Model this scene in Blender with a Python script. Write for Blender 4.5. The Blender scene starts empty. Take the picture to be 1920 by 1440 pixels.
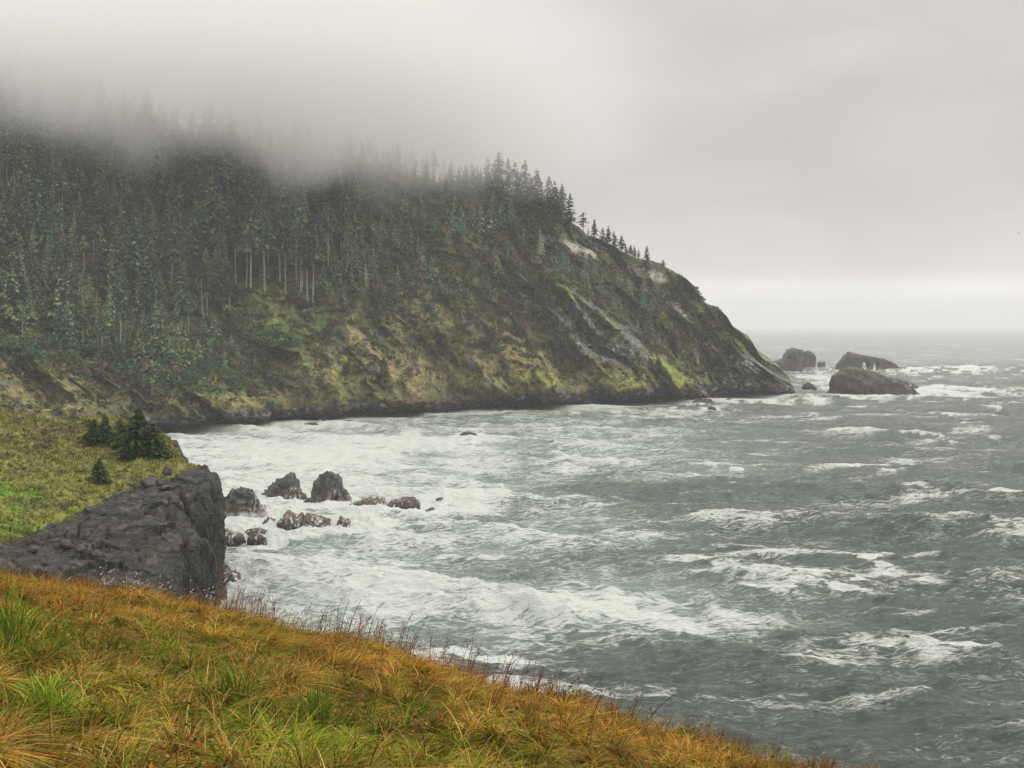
import bpy, math, random
import numpy as np
from math import radians, tan, atan, sin, cos, pi

# ------------------------------------------------------------------ camera, sky, sun, exposure
SC = bpy.context.scene
COL = SC.collection
F = 2318.0          # focal length in photo pixels (1920 wide)
HY = 611.0          # photo row of the sea horizon
CAMZ = 60.0         # the viewpoint stands 60 m above the sea
PITCH = atan((720.0 - HY) / F)

cd = bpy.data.cameras.new('camera')
cam = bpy.data.objects.new('camera', cd)
COL.objects.link(cam)
cd.sensor_width = 36.0
cd.lens = 36.0 * F / 1920.0
cd.clip_start = 0.1
cd.clip_end = 90000.0
cam.location = (0, 0, CAMZ)
cam.rotation_euler = (pi / 2 - PITCH, 0, 0)
SC.camera = cam

SUN_EL, SUN_AZ = 38.0, 82.0      # azimuth measured from the viewing direction towards the right
wd = bpy.data.worlds.new('World')
SC.world = wd
wd.use_nodes = True
nt = wd.node_tree
nt.nodes.clear()


def N(tree, kind, **kw):
    n = tree.nodes.new(kind)
    for k, v in kw.items():
        if k in n.inputs:
            n.inputs[k].default_value = v
        else:
            setattr(n, k, v)
    return n


def ramp(tree, stops, interp='LINEAR'):
    r = tree.nodes.new('ShaderNodeValToRGB')
    cr = r.color_ramp
    cr.interpolation = interp
    while len(cr.elements) > 1:
        cr.elements.remove(cr.elements[-1])
    for i, (p, c) in enumerate(stops):
        e = cr.elements[0] if i == 0 else cr.elements.new(p)
        e.position = p
        e.color = (*c, 1.0) if len(c) == 3 else c
    return r


def math_node(tree, op, a, b=None, c=None, clamp=False):
    n = tree.nodes.new('ShaderNodeMath')
    n.operation = op
    n.use_clamp = clamp
    for i, v in enumerate((a, b, c)):
        if v is None:
            continue
        if isinstance(v, (int, float)):
            n.inputs[i].default_value = v
        else:
            tree.links.new(v, n.inputs[i])
    return n.outputs[0]


def build_sky():
    L = nt.links.new
    out = N(nt, 'ShaderNodeOutputWorld')
    sky = N(nt, 'ShaderNodeTexSky', sky_type='NISHITA', sun_disc=False, sun_elevation=radians(SUN_EL), sun_rotation=radians(SUN_AZ))
    tc = N(nt, 'ShaderNodeTexCoord')
    sep = N(nt, 'ShaderNodeSeparateXYZ')
    L(tc.outputs['Generated'], sep.inputs[0])
    # overcast deck: brightness by elevation (z of the view direction), like a real cloud layer
    el = math_node(nt, 'MULTIPLY_ADD', sep.outputs['Z'], 2.0, 0.1, clamp=True)     # z -0.05..0.45 -> 0..1
    z = lambda v: min(1, max(0, v * 2.0 + 0.1))
    rp = ramp(nt, [(z(-0.02), (0.50, 0.54, 0.58)), (z(0.003), (0.52, 0.56, 0.60)), (z(0.010), (0.60, 0.62, 0.65)),
                   (z(0.018), (0.74, 0.73, 0.73)), (z(0.026), (0.92, 0.89, 0.865)), (z(0.046), (0.60, 0.57, 0.55)), (z(0.10), (0.515, 0.485, 0.473)),
                   (z(0.20), (0.57, 0.535, 0.522)), (z(0.32), (0.60, 0.57, 0.556)), (z(0.45), (1.8, 1.77, 1.72))], 'EASE')
    L(el, rp.inputs[0])
    mp = N(nt, 'ShaderNodeMapping')
    mp.inputs['Scale'].default_value = (3.0, 3.0, 7.0)
    L(tc.outputs['Generated'], mp.inputs[0])
    n1 = N(nt, 'ShaderNodeTexNoise')
    n1.inputs['Scale'].default_value = 2.0
    n1.inputs['Detail'].default_value = 4.0
    n1.inputs['Distortion'].default_value = 0.4
    L(mp.outputs[0], n1.inputs['Vector'])
    mr = N(nt, 'ShaderNodeMapRange')
    mr.inputs['From Min'].default_value = 0.3
    mr.inputs['From Max'].default_value = 0.7
    mr.inputs['To Min'].default_value = 0.90
    mr.inputs['To Max'].default_value = 1.09
    L(n1.outputs['Fac'], mr.inputs['Value'])
    mul = N(nt, 'ShaderNodeVectorMath', operation='SCALE')
    L(rp.outputs[0], mul.inputs[0])
    L(mr.outputs[0], mul.inputs['Scale'])
    b1 = N(nt, 'ShaderNodeBackground')
    b1.inputs['Strength'].default_value = 0.05
    L(sky.outputs[0], b1.inputs['Color'])
    b2 = N(nt, 'ShaderNodeBackground')
    b2.inputs['Strength'].default_value = 1.0
    L(mul.outputs[0], b2.inputs['Color'])
    mx = N(nt, 'ShaderNodeMixShader')
    mx.inputs[0].default_value = 0.95
    L(b1.outputs[0], mx.inputs[1])
    L(b2.outputs[0], mx.inputs[2])
    L(mx.outputs[0], out.inputs['Surface'])


build_sky()

sl = bpy.data.lights.new('sun', 'SUN')
sl.energy = 1.4
sl.angle = radians(25)
sl.color = (1.0, 0.96, 0.9)
so = bpy.data.objects.new('sun', sl)
COL.objects.link(so)
_el, _az = radians(SUN_EL), radians(SUN_AZ)
from mathutils import Vector
so.rotation_euler = Vector((sin(_az) * cos(_el), cos(_az) * cos(_el), sin(_el))).to_track_quat('Z', 'Y').to_euler()
so.location = (300, 100, 500)

SC.view_settings.view_transform = 'Standard'
SC.view_settings.look = 'None'
SC.view_settings.exposure = 0.2
SC.view_settings.gamma = 1.0
SC.cycles.max_bounces = 12
SC.cycles.diffuse_bounces = 2
SC.cycles.glossy_bounces = 2
SC.cycles.transmission_bounces = 3
SC.cycles.volume_bounces = 10
SC.cycles.transparent_max_bounces = 6
SC.cycles.use_denoising = True
SC.cycles.caustics_reflective = False
SC.cycles.caustics_refractive = False

# ------------------------------------------------------------------ numeric helpers
rng = np.random.default_rng(7)
CP, SP = cos(PITCH), sin(PITCH)


def ray(px, py):
    px = np.asarray(px, float); py = np.asarray(py, float)
    a = (px - 960.0) / F; b = (720.0 - py) / F
    return np.stack([a, CP + b * SP, -SP + b * CP], -1)


def W(px, py, D):
    """world point seen at photo pixel (px, py) at depth y = D"""
    d = ray(px, py)
    s = np.asarray(D, float) / d[..., 1]
    return d * s[..., None] + np.array([0, 0, CAMZ])


def WZ(px, py, z=0.0):
    d = ray(px, py)
    s = (z - CAMZ) / d[..., 2]
    return d * s[..., None] + np.array([0, 0, CAMZ])


def proj(P):
    P = np.asarray(P, float)
    x, y, z = P[..., 0], P[..., 1], P[..., 2] - CAMZ
    f = y * CP - z * SP
    u = y * SP + z * CP
    f = np.maximum(f, 1e-3)
    return 960 + F * x / f, 720 - F * u / f


def sst(a, b, x):
    t = np.clip((x - a) / (b - a), 0, 1)
    return t * t * (3 - 2 * t)


_perm = np.random.default_rng(3).permutation(4096).astype(np.int64)
_g3 = np.random.default_rng(4).normal(size=(4096, 3)); _g3 /= np.linalg.norm(_g3, axis=1)[:, None]


def noise3(x, y, z, seed=0):
    x = np.asarray(x, float) + seed * 17.31; y = np.asarray(y, float) + seed * 5.77; z = np.asarray(z, float) + seed * 9.13
    xi = np.floor(x).astype(np.int64); yi = np.floor(y).astype(np.int64); zi = np.floor(z).astype(np.int64)
    fx, fy, fz = x - xi, y - yi, z - zi
    w = lambda t: t * t * t * (t * (t * 6 - 15) + 10)
    u, v, s = w(fx), w(fy), w(fz)
    def g(a, b, c):
        h = _perm[(_perm[(_perm[(xi + a) & 4095] + yi + b) & 4095] + zi + c) & 4095]
        G = _g3[h]
        return G[..., 0] * (fx - a) + G[..., 1] * (fy - b) + G[..., 2] * (fz - c)
    l = lambda a, b, t: a + (b - a) * t
    return 1.5 * l(l(l(g(0, 0, 0), g(1, 0, 0), u), l(g(0, 1, 0), g(1, 1, 0), u), v),
                   l(l(g(0, 0, 1), g(1, 0, 1), u), l(g(0, 1, 1), g(1, 1, 1), u), v), s)


def noise2(x, y, seed=0):
    x = np.asarray(x, float) + seed * 17.31; y = np.asarray(y, float) + seed * 5.77
    xi = np.floor(x).astype(np.int64); yi = np.floor(y).astype(np.int64)
    fx, fy = x - xi, y - yi
    w = lambda t: t * t * t * (t * (t * 6 - 15) + 10)
    u, v = w(fx), w(fy)
    def g(a, b):
        G = _g3[_perm[(_perm[(xi + a) & 4095] + yi + b) & 4095]]
        return G[..., 0] * (fx - a) + G[..., 1] * (fy - b)
    l = lambda a, b, t: a + (b - a) * t
    return 1.6 * l(l(g(0, 0), g(1, 0), u), l(g(0, 1), g(1, 1), u), v)


def fbm2(x, y, o=4, seed=0, gain=0.5):
    r = 0; a = 1.0; s = 0
    for i in range(o):
        r = r + a * noise2(x * 2 ** i, y * 2 ** i, seed + i); s += a; a *= gain
    return r / s * 1.4


def fbm3(x, y, z, o=4, seed=0, gain=0.5):
    r = 0; a = 1.0; s = 0
    for i in range(o):
        r = r + a * noise3(x * 2 ** i, y * 2 ** i, z * 2 ** i, seed + i); s += a; a *= gain
    return r / s * 1.4


def ridged3(x, y, z, o=4, seed=0, gain=0.5):
    r = 0; a = 1.0; s = 0
    for i in range(o):
        r = r + a * (1 - 2 * np.abs(noise3(x * 2 ** i, y * 2 ** i, z * 2 ** i, seed + i))); s += a; a *= gain
    return r / s


def crinterp(t, V, ts):
    """Catmull-Rom through V (K, ...) at knots t, sampled at ts"""
    t = np.asarray(t, float); V = np.asarray(V, float); ts = np.asarray(ts, float)
    m = np.zeros_like(V)
    dt = np.diff(t).reshape((-1,) + (1,) * (V.ndim - 1))
    sl_ = np.diff(V, axis=0) / dt
    m[1:-1] = 0.5 * (sl_[1:] + sl_[:-1]); m[0] = sl_[0]; m[-1] = sl_[-1]
    k = np.clip(np.searchsorted(t, ts, side='right') - 1, 0, len(t) - 2)
    h = t[k + 1] - t[k]
    s = (ts - t[k]) / h
    sh = (-1,) + (1,) * (V.ndim - 1)
    s = s.reshape(sh); h = h.reshape(sh)
    s2, s3 = s * s, s ** 3
    return (2 * s3 - 3 * s2 + 1) * V[k] + (s3 - 2 * s2 + s) * h * m[k] + (-2 * s3 + 3 * s2) * V[k + 1] + (s3 - s2) * h * m[k + 1]


def grid_quads(nr, nc):
    i = np.arange(nr * nc).reshape(nr, nc)
    return np.stack([i[:-1, :-1], i[:-1, 1:], i[1:, 1:], i[1:, :-1]], -1).reshape(-1, 4)


def grid_normals(P):
    du = np.gradient(P, axis=1); dv = np.gradient(P, axis=0)
    n = np.cross(du, dv)
    return n / np.maximum(np.linalg.norm(n, axis=-1, keepdims=True), 1e-9)


def inpoly(poly, x, y):
    poly = np.asarray(poly, float)
    r = np.zeros(np.shape(x), bool)
    j = len(poly) - 1
    for i in range(len(poly)):
        xi, yi = poly[i]; xj, yj = poly[j]
        c = ((yi > y) != (yj > y)) & (x < (xj - xi) * (y - yi) / ((yj - yi) or 1e-9) + xi)
        r ^= c
        j = i
    return r


def polydist(pts, x, y, closed=False):
    """distance to a polyline, and the parameter 0..1 along it"""
    best = np.full(np.shape(x), 1e9); par = np.zeros(np.shape(x)); side = np.zeros(np.shape(x))
    pts = [np.asarray(p, float) for p in pts]
    n = len(pts) - 1
    for i in range(n):
        a, b = pts[i], pts[i + 1]
        d = b - a
        t = np.clip(((x - a[0]) * d[0] + (y - a[1]) * d[1]) / (d @ d), 0, 1)
        qx, qy = a[0] + t * d[0], a[1] + t * d[1]
        dd = np.hypot(x - qx, y - qy)
        m = dd < best
        best = np.where(m, dd, best); par = np.where(m, (i + t) / n, par)
        side = np.where(m, np.sign(d[0] * (y - a[1]) - d[1] * (x - a[0])), side)
    return best, par, side


def mesh(name, V, Q, col=None, smooth=True, attrs=None, tris=None):
    V = np.ascontiguousarray(np.asarray(V, np.float32).reshape(-1, 3))
    Q = np.asarray(Q, np.int32).reshape(-1, 4) if Q is not None and len(Q) else np.zeros((0, 4), np.int32)
    me = bpy.data.meshes.new(name)
    me.vertices.add(len(V)); me.vertices.foreach_set('co', V.ravel())
    nq = len(Q)
    nl = nq * 4 + (len(tris) * 3 if tris is not None else 0)
    npoly = nq + (len(tris) if tris is not None else 0)
    me.loops.add(nl); me.polygons.add(npoly)
    li = Q.ravel()
    st = np.arange(nq) * 4
    if tris is not None and len(tris):
        tr = np.asarray(tris, np.int32)
        li = np.concatenate([li, tr.ravel()]); st = np.concatenate([st, nq * 4 + np.arange(len(tr)) * 3])
    me.loops.foreach_set('vertex_index', li.astype(np.int32))
    me.polygons.foreach_set('loop_start', st.astype(np.int32))
    me.polygons.foreach_set('use_smooth', np.full(npoly, smooth, bool))
    if col is not None:
        c = np.ones((len(V), 4), np.float32); c[:, :3] = np.asarray(col, np.float32).reshape(-1, 3)
        a = me.attributes.new('Col', 'FLOAT_COLOR', 'POINT'); a.data.foreach_set('color', c.ravel())
    for k, v in (attrs or {}).items():
        a = me.attributes.new(k, 'FLOAT', 'POINT'); a.data.foreach_set('value', np.asarray(v, np.float32).ravel())
    me.update(calc_edges=True)
    return me


def link(name, me, mat=None, parent=None, loc=None, label=None, cat=None, group=None, kind=None):
    o = bpy.data.objects.new(name, me)
    COL.objects.link(o)
    if mat is not None and not me.materials:
        me.materials.append(mat)
    if parent is not None:
        o.parent = parent
    if loc is not None:
        o.location = loc
    tag(o, label, cat, group, kind)
    return o


def tag(o, label=None, cat=None, group=None, kind=None):
    for k, v in (('label', label), ('category', cat), ('group', group), ('kind', kind)):
        if v:
            o[k] = v


def empty(name, loc=(0, 0, 0), rz=0.0, sc=1.0, label=None, cat=None, group=None):
    o = bpy.data.objects.new(name, None)
    COL.objects.link(o)
    o.location = loc; o.rotation_euler = (0, 0, rz); o.scale = (sc, sc, sc) if np.isscalar(sc) else sc
    o.empty_display_size = 0.5
    tag(o, label, cat, group)
    return o


# ------------------------------------------------------------------ materials
def mat_col(name, rough=0.9, scale=1.0, amp=0.4, bump=0.0, bscale=None, spec=0.3, translucent=0.0, detail=6.0, stretch=(1, 1, 1), rand=0.0, contrast=(0.3, 0.7)):
    m = bpy.data.materials.new(name)
    m.use_nodes = True
    t = m.node_tree; t.nodes.clear(); L = t.links.new
    out = N(t, 'ShaderNodeOutputMaterial')
    at = N(t, 'ShaderNodeAttribute', attribute_name='Col')
    tc = N(t, 'ShaderNodeTexCoord')
    mp = N(t, 'ShaderNodeMapping'); mp.inputs['Scale'].default_value = stretch
    L(tc.outputs['Object'], mp.inputs[0])
    n = N(t, 'ShaderNodeTexNoise'); n.inputs['Scale'].default_value = scale; n.inputs['Detail'].default_value = detail
    n.inputs['Roughness'].default_value = 0.62
    L(mp.outputs[0], n.inputs['Vector'])
    mr = N(t, 'ShaderNodeMapRange')
    mr.inputs['From Min'].default_value = contrast[0]; mr.inputs['From Max'].default_value = contrast[1]
    mr.inputs['To Min'].default_value = 1 - amp; mr.inputs['To Max'].default_value = 1 + amp
    L(n.outputs['Fac'], mr.inputs['Value'])
    sc_ = mr.outputs[0]
    if rand:
        oi = N(t, 'ShaderNodeObjectInfo')
        r2 = N(t, 'ShaderNodeMapRange'); r2.inputs['To Min'].default_value = 1 - rand; r2.inputs['To Max'].default_value = 1 + rand
        L(oi.outputs['Random'], r2.inputs['Value'])
        sc_ = math_node(t, 'MULTIPLY', sc_, r2.outputs[0])
    v = N(t, 'ShaderNodeVectorMath', operation='SCALE')
    L(at.outputs['Color'], v.inputs[0]); L(sc_, v.inputs['Scale'])
    p = N(t, 'ShaderNodeBsdfPrincipled')
    p.inputs['Roughness'].default_value = rough
    p.inputs['Specular IOR Level'].default_value = spec
    L(v.outputs[0], p.inputs['Base Color'])
    if bump:
        n2 = N(t, 'ShaderNodeTexNoise'); n2.inputs['Scale'].default_value = bscale or scale * 2; n2.inputs['Detail'].default_value = 7.0
        n2.inputs['Roughness'].default_value = 0.65
        L(mp.outputs[0], n2.inputs['Vector'])
        b = N(t, 'ShaderNodeBump'); b.inputs['Strength'].default_value = 1.0; b.inputs['Distance'].default_value = bump
        L(n2.outputs['Fac'], b.inputs['Height'])
        L(b.outputs[0], p.inputs['Normal'])
    sh = p.outputs[0]
    if translucent:
        tr = N(t, 'ShaderNodeBsdfTranslucent')
        L(v.outputs[0], tr.inputs['Color'])
        mx = N(t, 'ShaderNodeMixShader'); mx.inputs[0].default_value = translucent
        L(sh, mx.inputs[1]); L(tr.outputs[0], mx.inputs[2])
        sh = mx.outputs[0]
    L(sh, out.inputs['Surface'])
    return m


M_TERRAIN = mat_col('headland_ground', 0.95, 0.30, 0.75, 2.2, 0.30, 0.02, detail=9)
M_ROCK = mat_col('wet_basalt', 0.62, 0.5, 0.45, 0.35, 0.7, 0.4, detail=9)
M_ROCKFAR = mat_col('sea_stack_rock', 0.75, 0.12, 0.4, 1.0, 0.16, 0.3, detail=9)
M_PROM = mat_col('promontory_ground', 0.85, 0.9, 0.6, 0.8, 0.9, 0.12, detail=9)
M_LEAF = mat_col('foliage', 0.9, 0.5, 0.35, 0, None, 0.03, translucent=0.15, rand=0.45)
M_BARK = mat_col('bark', 0.9, 1.2, 0.4, 0, None, 0.2, stretch=(1, 1, 0.2), rand=0.2)
M_SOIL = mat_col('thatch_soil', 1.0, 14.0, 0.7, 0.06, 22.0, 0.0, stretch=(1.0, 0.35, 1.0))
M_GRASS = mat_col('grass_blades', 0.8, 3.0, 0.25, 0, None, 0.06, translucent=0.25)
M_STALK = mat_col('dry_stems', 0.8, 8.0, 0.3, 0, None, 0.2, rand=0.25)


def mat_sea():
    m = bpy.data.materials.new('sea_water')
    m.use_nodes = True
    t = m.node_tree; t.nodes.clear(); L = t.links.new
    out = N(t, 'ShaderNodeOutputMaterial')
    tc = N(t, 'ShaderNodeTexCoord')
    foam = N(t, 'ShaderNodeAttribute', attribute_name='foam').outputs['Fac']
    aer = N(t, 'ShaderNodeAttribute', attribute_name='aer').outputs['Fac']
    # rotated/stretch space: streaks run with the wind across the view
    mp = N(t, 'ShaderNodeMapping'); mp.inputs['Rotation'].default_value = (0, 0, radians(-12)); mp.inputs['Scale'].default_value = (0.34, 1.0, 0.7)
    L(tc.outputs['Object'], mp.inputs[0])
    def noise(scale, detail, rough=0.6, dist=0.0, vec=None):
        n = N(t, 'ShaderNodeTexNoise'); n.inputs['Scale'].default_value = scale; n.inputs['Detail'].default_value = detail
        n.inputs['Roughness'].default_value = rough; n.inputs['Distortion'].default_value = dist
        L(vec or mp.outputs[0], n.inputs['Vector'])
        return n.outputs['Fac']
    def ridge(v):     # 1 along the zero line of the noise
        a = math_node(t, 'SUBTRACT', v, 0.5)
        a = math_node(t, 'ABSOLUTE', a)
        return math_node(t, 'MULTIPLY_ADD', a, -5.0, 1.0, clamp=True)
    big = noise(0.055, 5.0, 0.6, 0.6)
    r1 = ridge(noise(0.30, 5.0, 0.55, 1.2))
    r2 = ridge(noise(0.95, 4.0, 0.6, 0.8))
    fine = noise(2.2, 6.0, 0.75, 0.3)
    pat = math_node(t, 'MULTIPLY', r1, 0.36)
    pat = math_node(t, 'MULTIPLY_ADD', r2, 0.30, pat)
    pat = math_node(t, 'MULTIPLY_ADD', big, 0.40, pat)
    pat = math_node(t, 'MULTIPLY_ADD', fine, 0.50, pat)          # about 0.35 .. 1.1
    thr = math_node(t, 'MULTIPLY_ADD', foam, -0.95, 1.22)
    d = math_node(t, 'SUBTRACT', pat, thr)
    cov = N(t, 'ShaderNodeMapRange', interpolation_type='SMOOTHSTEP')
    cov.inputs['From Min'].default_value = -0.14; cov.inputs['From Max'].default_value = 0.24
    L(d, cov.inputs['Value'])
    cover = cov.outputs[0]
    # water body: dark grey green, milky green where air is mixed in
    mixc = N(t, 'ShaderNodeMix', data_type='RGBA')
    mixc.inputs[6].default_value = (0.103, 0.126, 0.106, 1)
    mixc.inputs[7].default_value = (0.36, 0.47, 0.37, 1)
    L(aer, mixc.inputs[0])
    nb = noise(0.8, 7.0, 0.72, 0.5)
    nb2 = noise(3.2, 4.0, 0.6, 0.2)
    h = math_node(t, 'MULTIPLY_ADD', nb2, 0.25, nb)
    h = math_node(t, 'MULTIPLY_ADD', cover, 0.25, h)
    bmp = N(t, 'ShaderNodeBump'); bmp.inputs['Strength'].default_value = 1.0; bmp.inputs['Distance'].default_value = 2.6
    L(h, bmp.inputs['Height'])
    w = N(t, 'ShaderNodeBsdfPrincipled')
    w.inputs['Roughness'].default_value = 0.16; w.inputs['IOR'].default_value = 1.333
    L(mixc.outputs[2], w.inputs['Base Color']); L(bmp.outputs[0], w.inputs['Normal'])
    f = N(t, 'ShaderNodeBsdfPrincipled')
    f.inputs['Roughness'].default_value = 0.9; f.inputs['Specular IOR Level'].default_value = 0.1
    fc = N(t, 'ShaderNodeMix', data_type='RGBA')
    fc.inputs[6].default_value = (0.30, 0.33, 0.29, 1); fc.inputs[7].default_value = (0.66, 0.665, 0.62, 1)
    L(fine, fc.inputs[0]); L(fc.outputs[2], f.inputs['Base Color'])
    b2 = N(t, 'ShaderNodeBump'); b2.inputs['Strength'].default_value = 0.8; b2.inputs['Distance'].default_value = 0.9
    L(pat, b2.inputs['Height']); L(b2.outputs[0], f.inputs['Normal'])
    mx = N(t, 'ShaderNodeMixShader')
    L(cover, mx.inputs[0]); L(w.outputs[0], mx.inputs[1]); L(f.outputs[0], mx.inputs[2])
    L(mx.outputs[0], out.inputs['Surface'])
    return m


M_SEA = mat_sea()

# ------------------------------------------------------------------ shoreline and sea rocks (needed by the sea's foam)
SHORE = np.array([(-350, 860), (-100, 843), (0, 835), (150, 822), (310, 806), (450, 797), (600, 784), (700, 777), (850, 769), (1050, 761), (1200, 755),
                  (1300, 748), (1370, 743), (1430, 742), (1493, 740)], float)

# outline in photo pixels (left to right), row of the waterline, depth in metres, sharpness, label
ROCKS = [
    ('sea_rock', [(411, 955), (420, 938), (436, 925), (452, 914), (467, 911), (478, 922), (490, 935), (497, 950)], 962, 11, 'grey twin-humped rock in the surf, leftmost of the three tall bay rocks'),
    ('sea_rock', [(495, 930), (506, 918), (522, 909), (540, 898), (558, 900), (566, 912), (573, 930)], 938, 11, 'dark wedge-topped rock in the surf, middle of the three tall bay rocks'),
    ('sea_rock', [(582, 940), (588, 922), (598, 902), (611, 891), (624, 896), (634, 906), (640, 928), (648, 940)], 943, 10, 'tallest pointed bay rock with water running off its right side'),
    ('sea_rock', [(636, 940), (640, 912), (648, 920), (658, 936)], 940, 5, 'small dark rock leaning against the tallest pointed bay rock'),
    ('sea_rock', [(566, 948), (580, 936), (592, 933), (602, 944)], 948, 4, 'low brown knob at the foot of the tallest bay rock'),
    ('surf_rock', [(648, 956), (660, 944), (682, 936), (704, 933), (718, 941), (726, 956)], 957, 12, 'low brown slab awash to the right of the tallest bay rock'),
    ('surf_rock', [(725, 952), (735, 940), (750, 934), (762, 930), (775, 936), (788, 944)], 948, 9, 'thin ridge of reddish rock half covered by foam beside the brown slab'),
    ('surf_rock', [(798, 962), (806, 952), (813, 951), (816, 962)], 961, 5, 'round dark rock alone at the right end of the bay rocks'),
    ('surf_rock', [(818, 938), (824, 933), (832, 934), (835, 938)], 938, 4, 'tiny rock tip awash in the breaking wave right of the bay rocks'),
    ('surf_rock', [(508, 994), (524, 984), (545, 966), (575, 970), (600, 963), (620, 968), (634, 980), (630, 992)], 994, 15, 'long low brown slab with white water running down, largest of the low bay rocks'),
    ('surf_rock', [(486, 988), (496, 978), (508, 974), (522, 978), (528, 988)], 988, 8, 'low tan rock at the left end of the long brown slab'),
    ('surf_rock', [(458, 1001), (470, 992), (486, 988), (498, 996)], 1001, 6, 'dark rock awash left of and below the long brown slab'),
    ('surf_rock', [(466, 1008), (474, 1001), (488, 998), (499, 1007)], 1008, 5, 'small dark rock nearest the viewer among the low bay rocks'),
    ('surf_rock', [(424, 1007), (436, 1001), (448, 999), (458, 1006)], 1007, 6, 'flat reddish rock awash between the cliff foot and the long slab'),
    ('surf_rock', [(398, 1005), (412, 990), (422, 993), (436, 1004)], 1005, 8, 'brown hump of rock against the left cliff foot'),
    ('surf_rock', [(630, 992), (636, 975), (648, 972), (658, 984), (674, 995)], 995, 8, 'dark split rock at the right end of the long brown slab'),
    ('surf_rock', [(678, 993), (690, 987), (706, 986), (716, 993)], 993, 6, 'flat dark rock awash right of the dark split rock'),
    ('surf_rock', [(650, 980), (660, 972), (672, 974), (686, 980)], 980, 6, 'foam washed rock between the two low slabs'),
    ('surf_rock', [(395, 1095), (404, 1072), (418, 1066), (436, 1073), (458, 1083)], 1094, 10, 'dark spur with white water pouring off at the foot of the near cliff'),
    ('shore_rock', [(864, 815), (872, 810), (884, 809), (893, 815)], 815, 7, 'lone reddish rock awash in the middle of the bay'),
    ('shore_rock', [(566, 798), (576, 793), (590, 792), (600, 798)], 798, 8, 'low dark rock off the cobble beach, left of the broader one'),
    ('shore_rock', [(596, 796), (608, 788), (622, 789), (632, 796)], 796, 9, 'broader low dark rock off the cobble beach'),
    ('shore_rock', [(644, 794), (652, 787), (668, 788), (672, 794)], 794, 8, 'small dark rock just right of the broad beach rock'),
    ('shore_rock', [(932, 772), (944, 766), (960, 768), (968, 773)], 773, 8, 'flat dark rock just off the headland shore near mid picture'),
    ('shore_rock', [(1292, 760), (1306, 747), (1318, 748), (1332, 750), (1340, 758)], 760, 14, 'reddish rock in the surf off the headland point'),
    ('shore_rock', [(1326, 769), (1331, 763), (1340, 764), (1343, 769)], 769, 6, 'small reddish rock seaward of the larger reddish rock'),
    ('shore_rock', [(1358, 752), (1366, 747), (1378, 751)], 752, 6, 'small dark rock in the surf close under the headland point'),
    ('shore_rock', [(1503, 732), (1508, 720), (1514, 717), (1522, 722), (1532, 731)], 732, 12, 'small grey rock between the headland tip and the sea stacks'),
]
STACKS = [
    ('sea_stack', [(1448, 698), (1455, 680), (1470, 672), (1480, 658), (1488, 652), (1497, 656), (1504, 658)], 699, 45, 'tall grey sea stack just right of the headland tip', None),
    ('sea_stack', [(1494, 691), (1498, 659), (1510, 658), (1524, 662), (1529, 672), (1529, 688)], 691, 40, 'squared grey sea stack behind the tall one right of the headland tip', None),
    ('sea_stack', [(1532, 691), (1533, 682), (1537, 678), (1541, 680), (1546, 678), (1548, 690)], 691, 10, 'smallest stubby sea stack standing between the large stacks', None),
    ('sea_arch', [(1566, 697), (1570, 684), (1580, 674), (1590, 660), (1602, 662), (1620, 666), (1640, 669), (1655, 672), (1672, 678), (1682, 686), (1693, 695)], 696, 26, 'long grey sea stack pierced by two small arches',
     [(1612.5, 1628, 679), (1633.5, 1646, 681)]),
    ('sea_stack', [(1553, 744), (1557, 724), (1561, 706), (1570, 695), (1584, 689), (1600, 691), (1630, 698), (1650, 704), (1680, 716), (1702, 727), (1722, 742)], 744, 42, 'large dark hump-backed sea stack nearest the viewer', None),
    ('sea_stack', [(1640, 733), (1652, 716), (1665, 710), (1685, 711), (1702, 715), (1716, 724), (1728, 734)], 733, 24, 'grey foam washed ledge behind the hump-backed sea stack', None),
]
ROCKBASE = []     # x, y, rx, ry in metres for the foam

# ------------------------------------------------------------------ headland (hills)
C = {}
HEAD = [  # bottom -> top: shore, top of sea cliff, lower slope, middle, upper, skyline   (photo x, photo y, depth)
    [(-350, 860, 0), (-350, 805, 610), (-400, 690, 660), (-450, 560, 740), (-480, 350, 870), (-500, 60, 1020)],
    [(0, 835, 0), (0, 792, 645), (-20, 680, 690), (-60, 560, 780), (-80, 330, 910), (-100, 85, 1030)],
    [(310, 806, 0), (300, 770, 735), (240, 690, 775), (180, 560, 860), (120, 350, 980), (60, 150, 1090)],
    [(600, 784, 0), (590, 750, 825), (540, 670, 865), (450, 540, 945), (380, 380, 1040), (300, 250, 1130)],
    [(850, 769, 0), (840, 740, 895), (790, 650, 930), (720, 530, 990), (640, 410, 1070), (560, 290, 1150)],
    [(1050, 761, 0), (1040, 725, 945), (990, 650, 970), (920, 540, 1020), (860, 430, 1080), (800, 345, 1150)],
    [(1200, 755, 0), (1190, 720, 985), (1140, 650, 1005), (1060, 545, 1040), (1010, 470, 1090), (960, 375, 1150)],
    [(1300, 748, 0), (1290, 715, 1040), (1260, 660, 1050), (1200, 580, 1065), (1130, 500, 1100), (1077, 426, 1140)],
    [(1370, 743, 0), (1360, 710, 1070), (1340, 670, 1075), (1300, 610, 1085), (1260, 560, 1100), (1233, 495, 1125)],
    [(1430, 742, 0), (1425, 715, 1080), (1415, 690, 1085), (1390, 655, 1090), (1360, 615, 1100), (1312, 567, 1115)],
    [(1470, 741, 0), (1465, 720, 1087), (1455, 705, 1090), (1440, 690, 1095), (1425, 668, 1100), (1406, 637, 1110)],
    [(1493, 740, 0), (1490, 734, 1094), (1488, 728, 1096), (1485, 722, 1099), (1483, 718, 1102), (1481, 713, 1106)],
]


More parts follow.
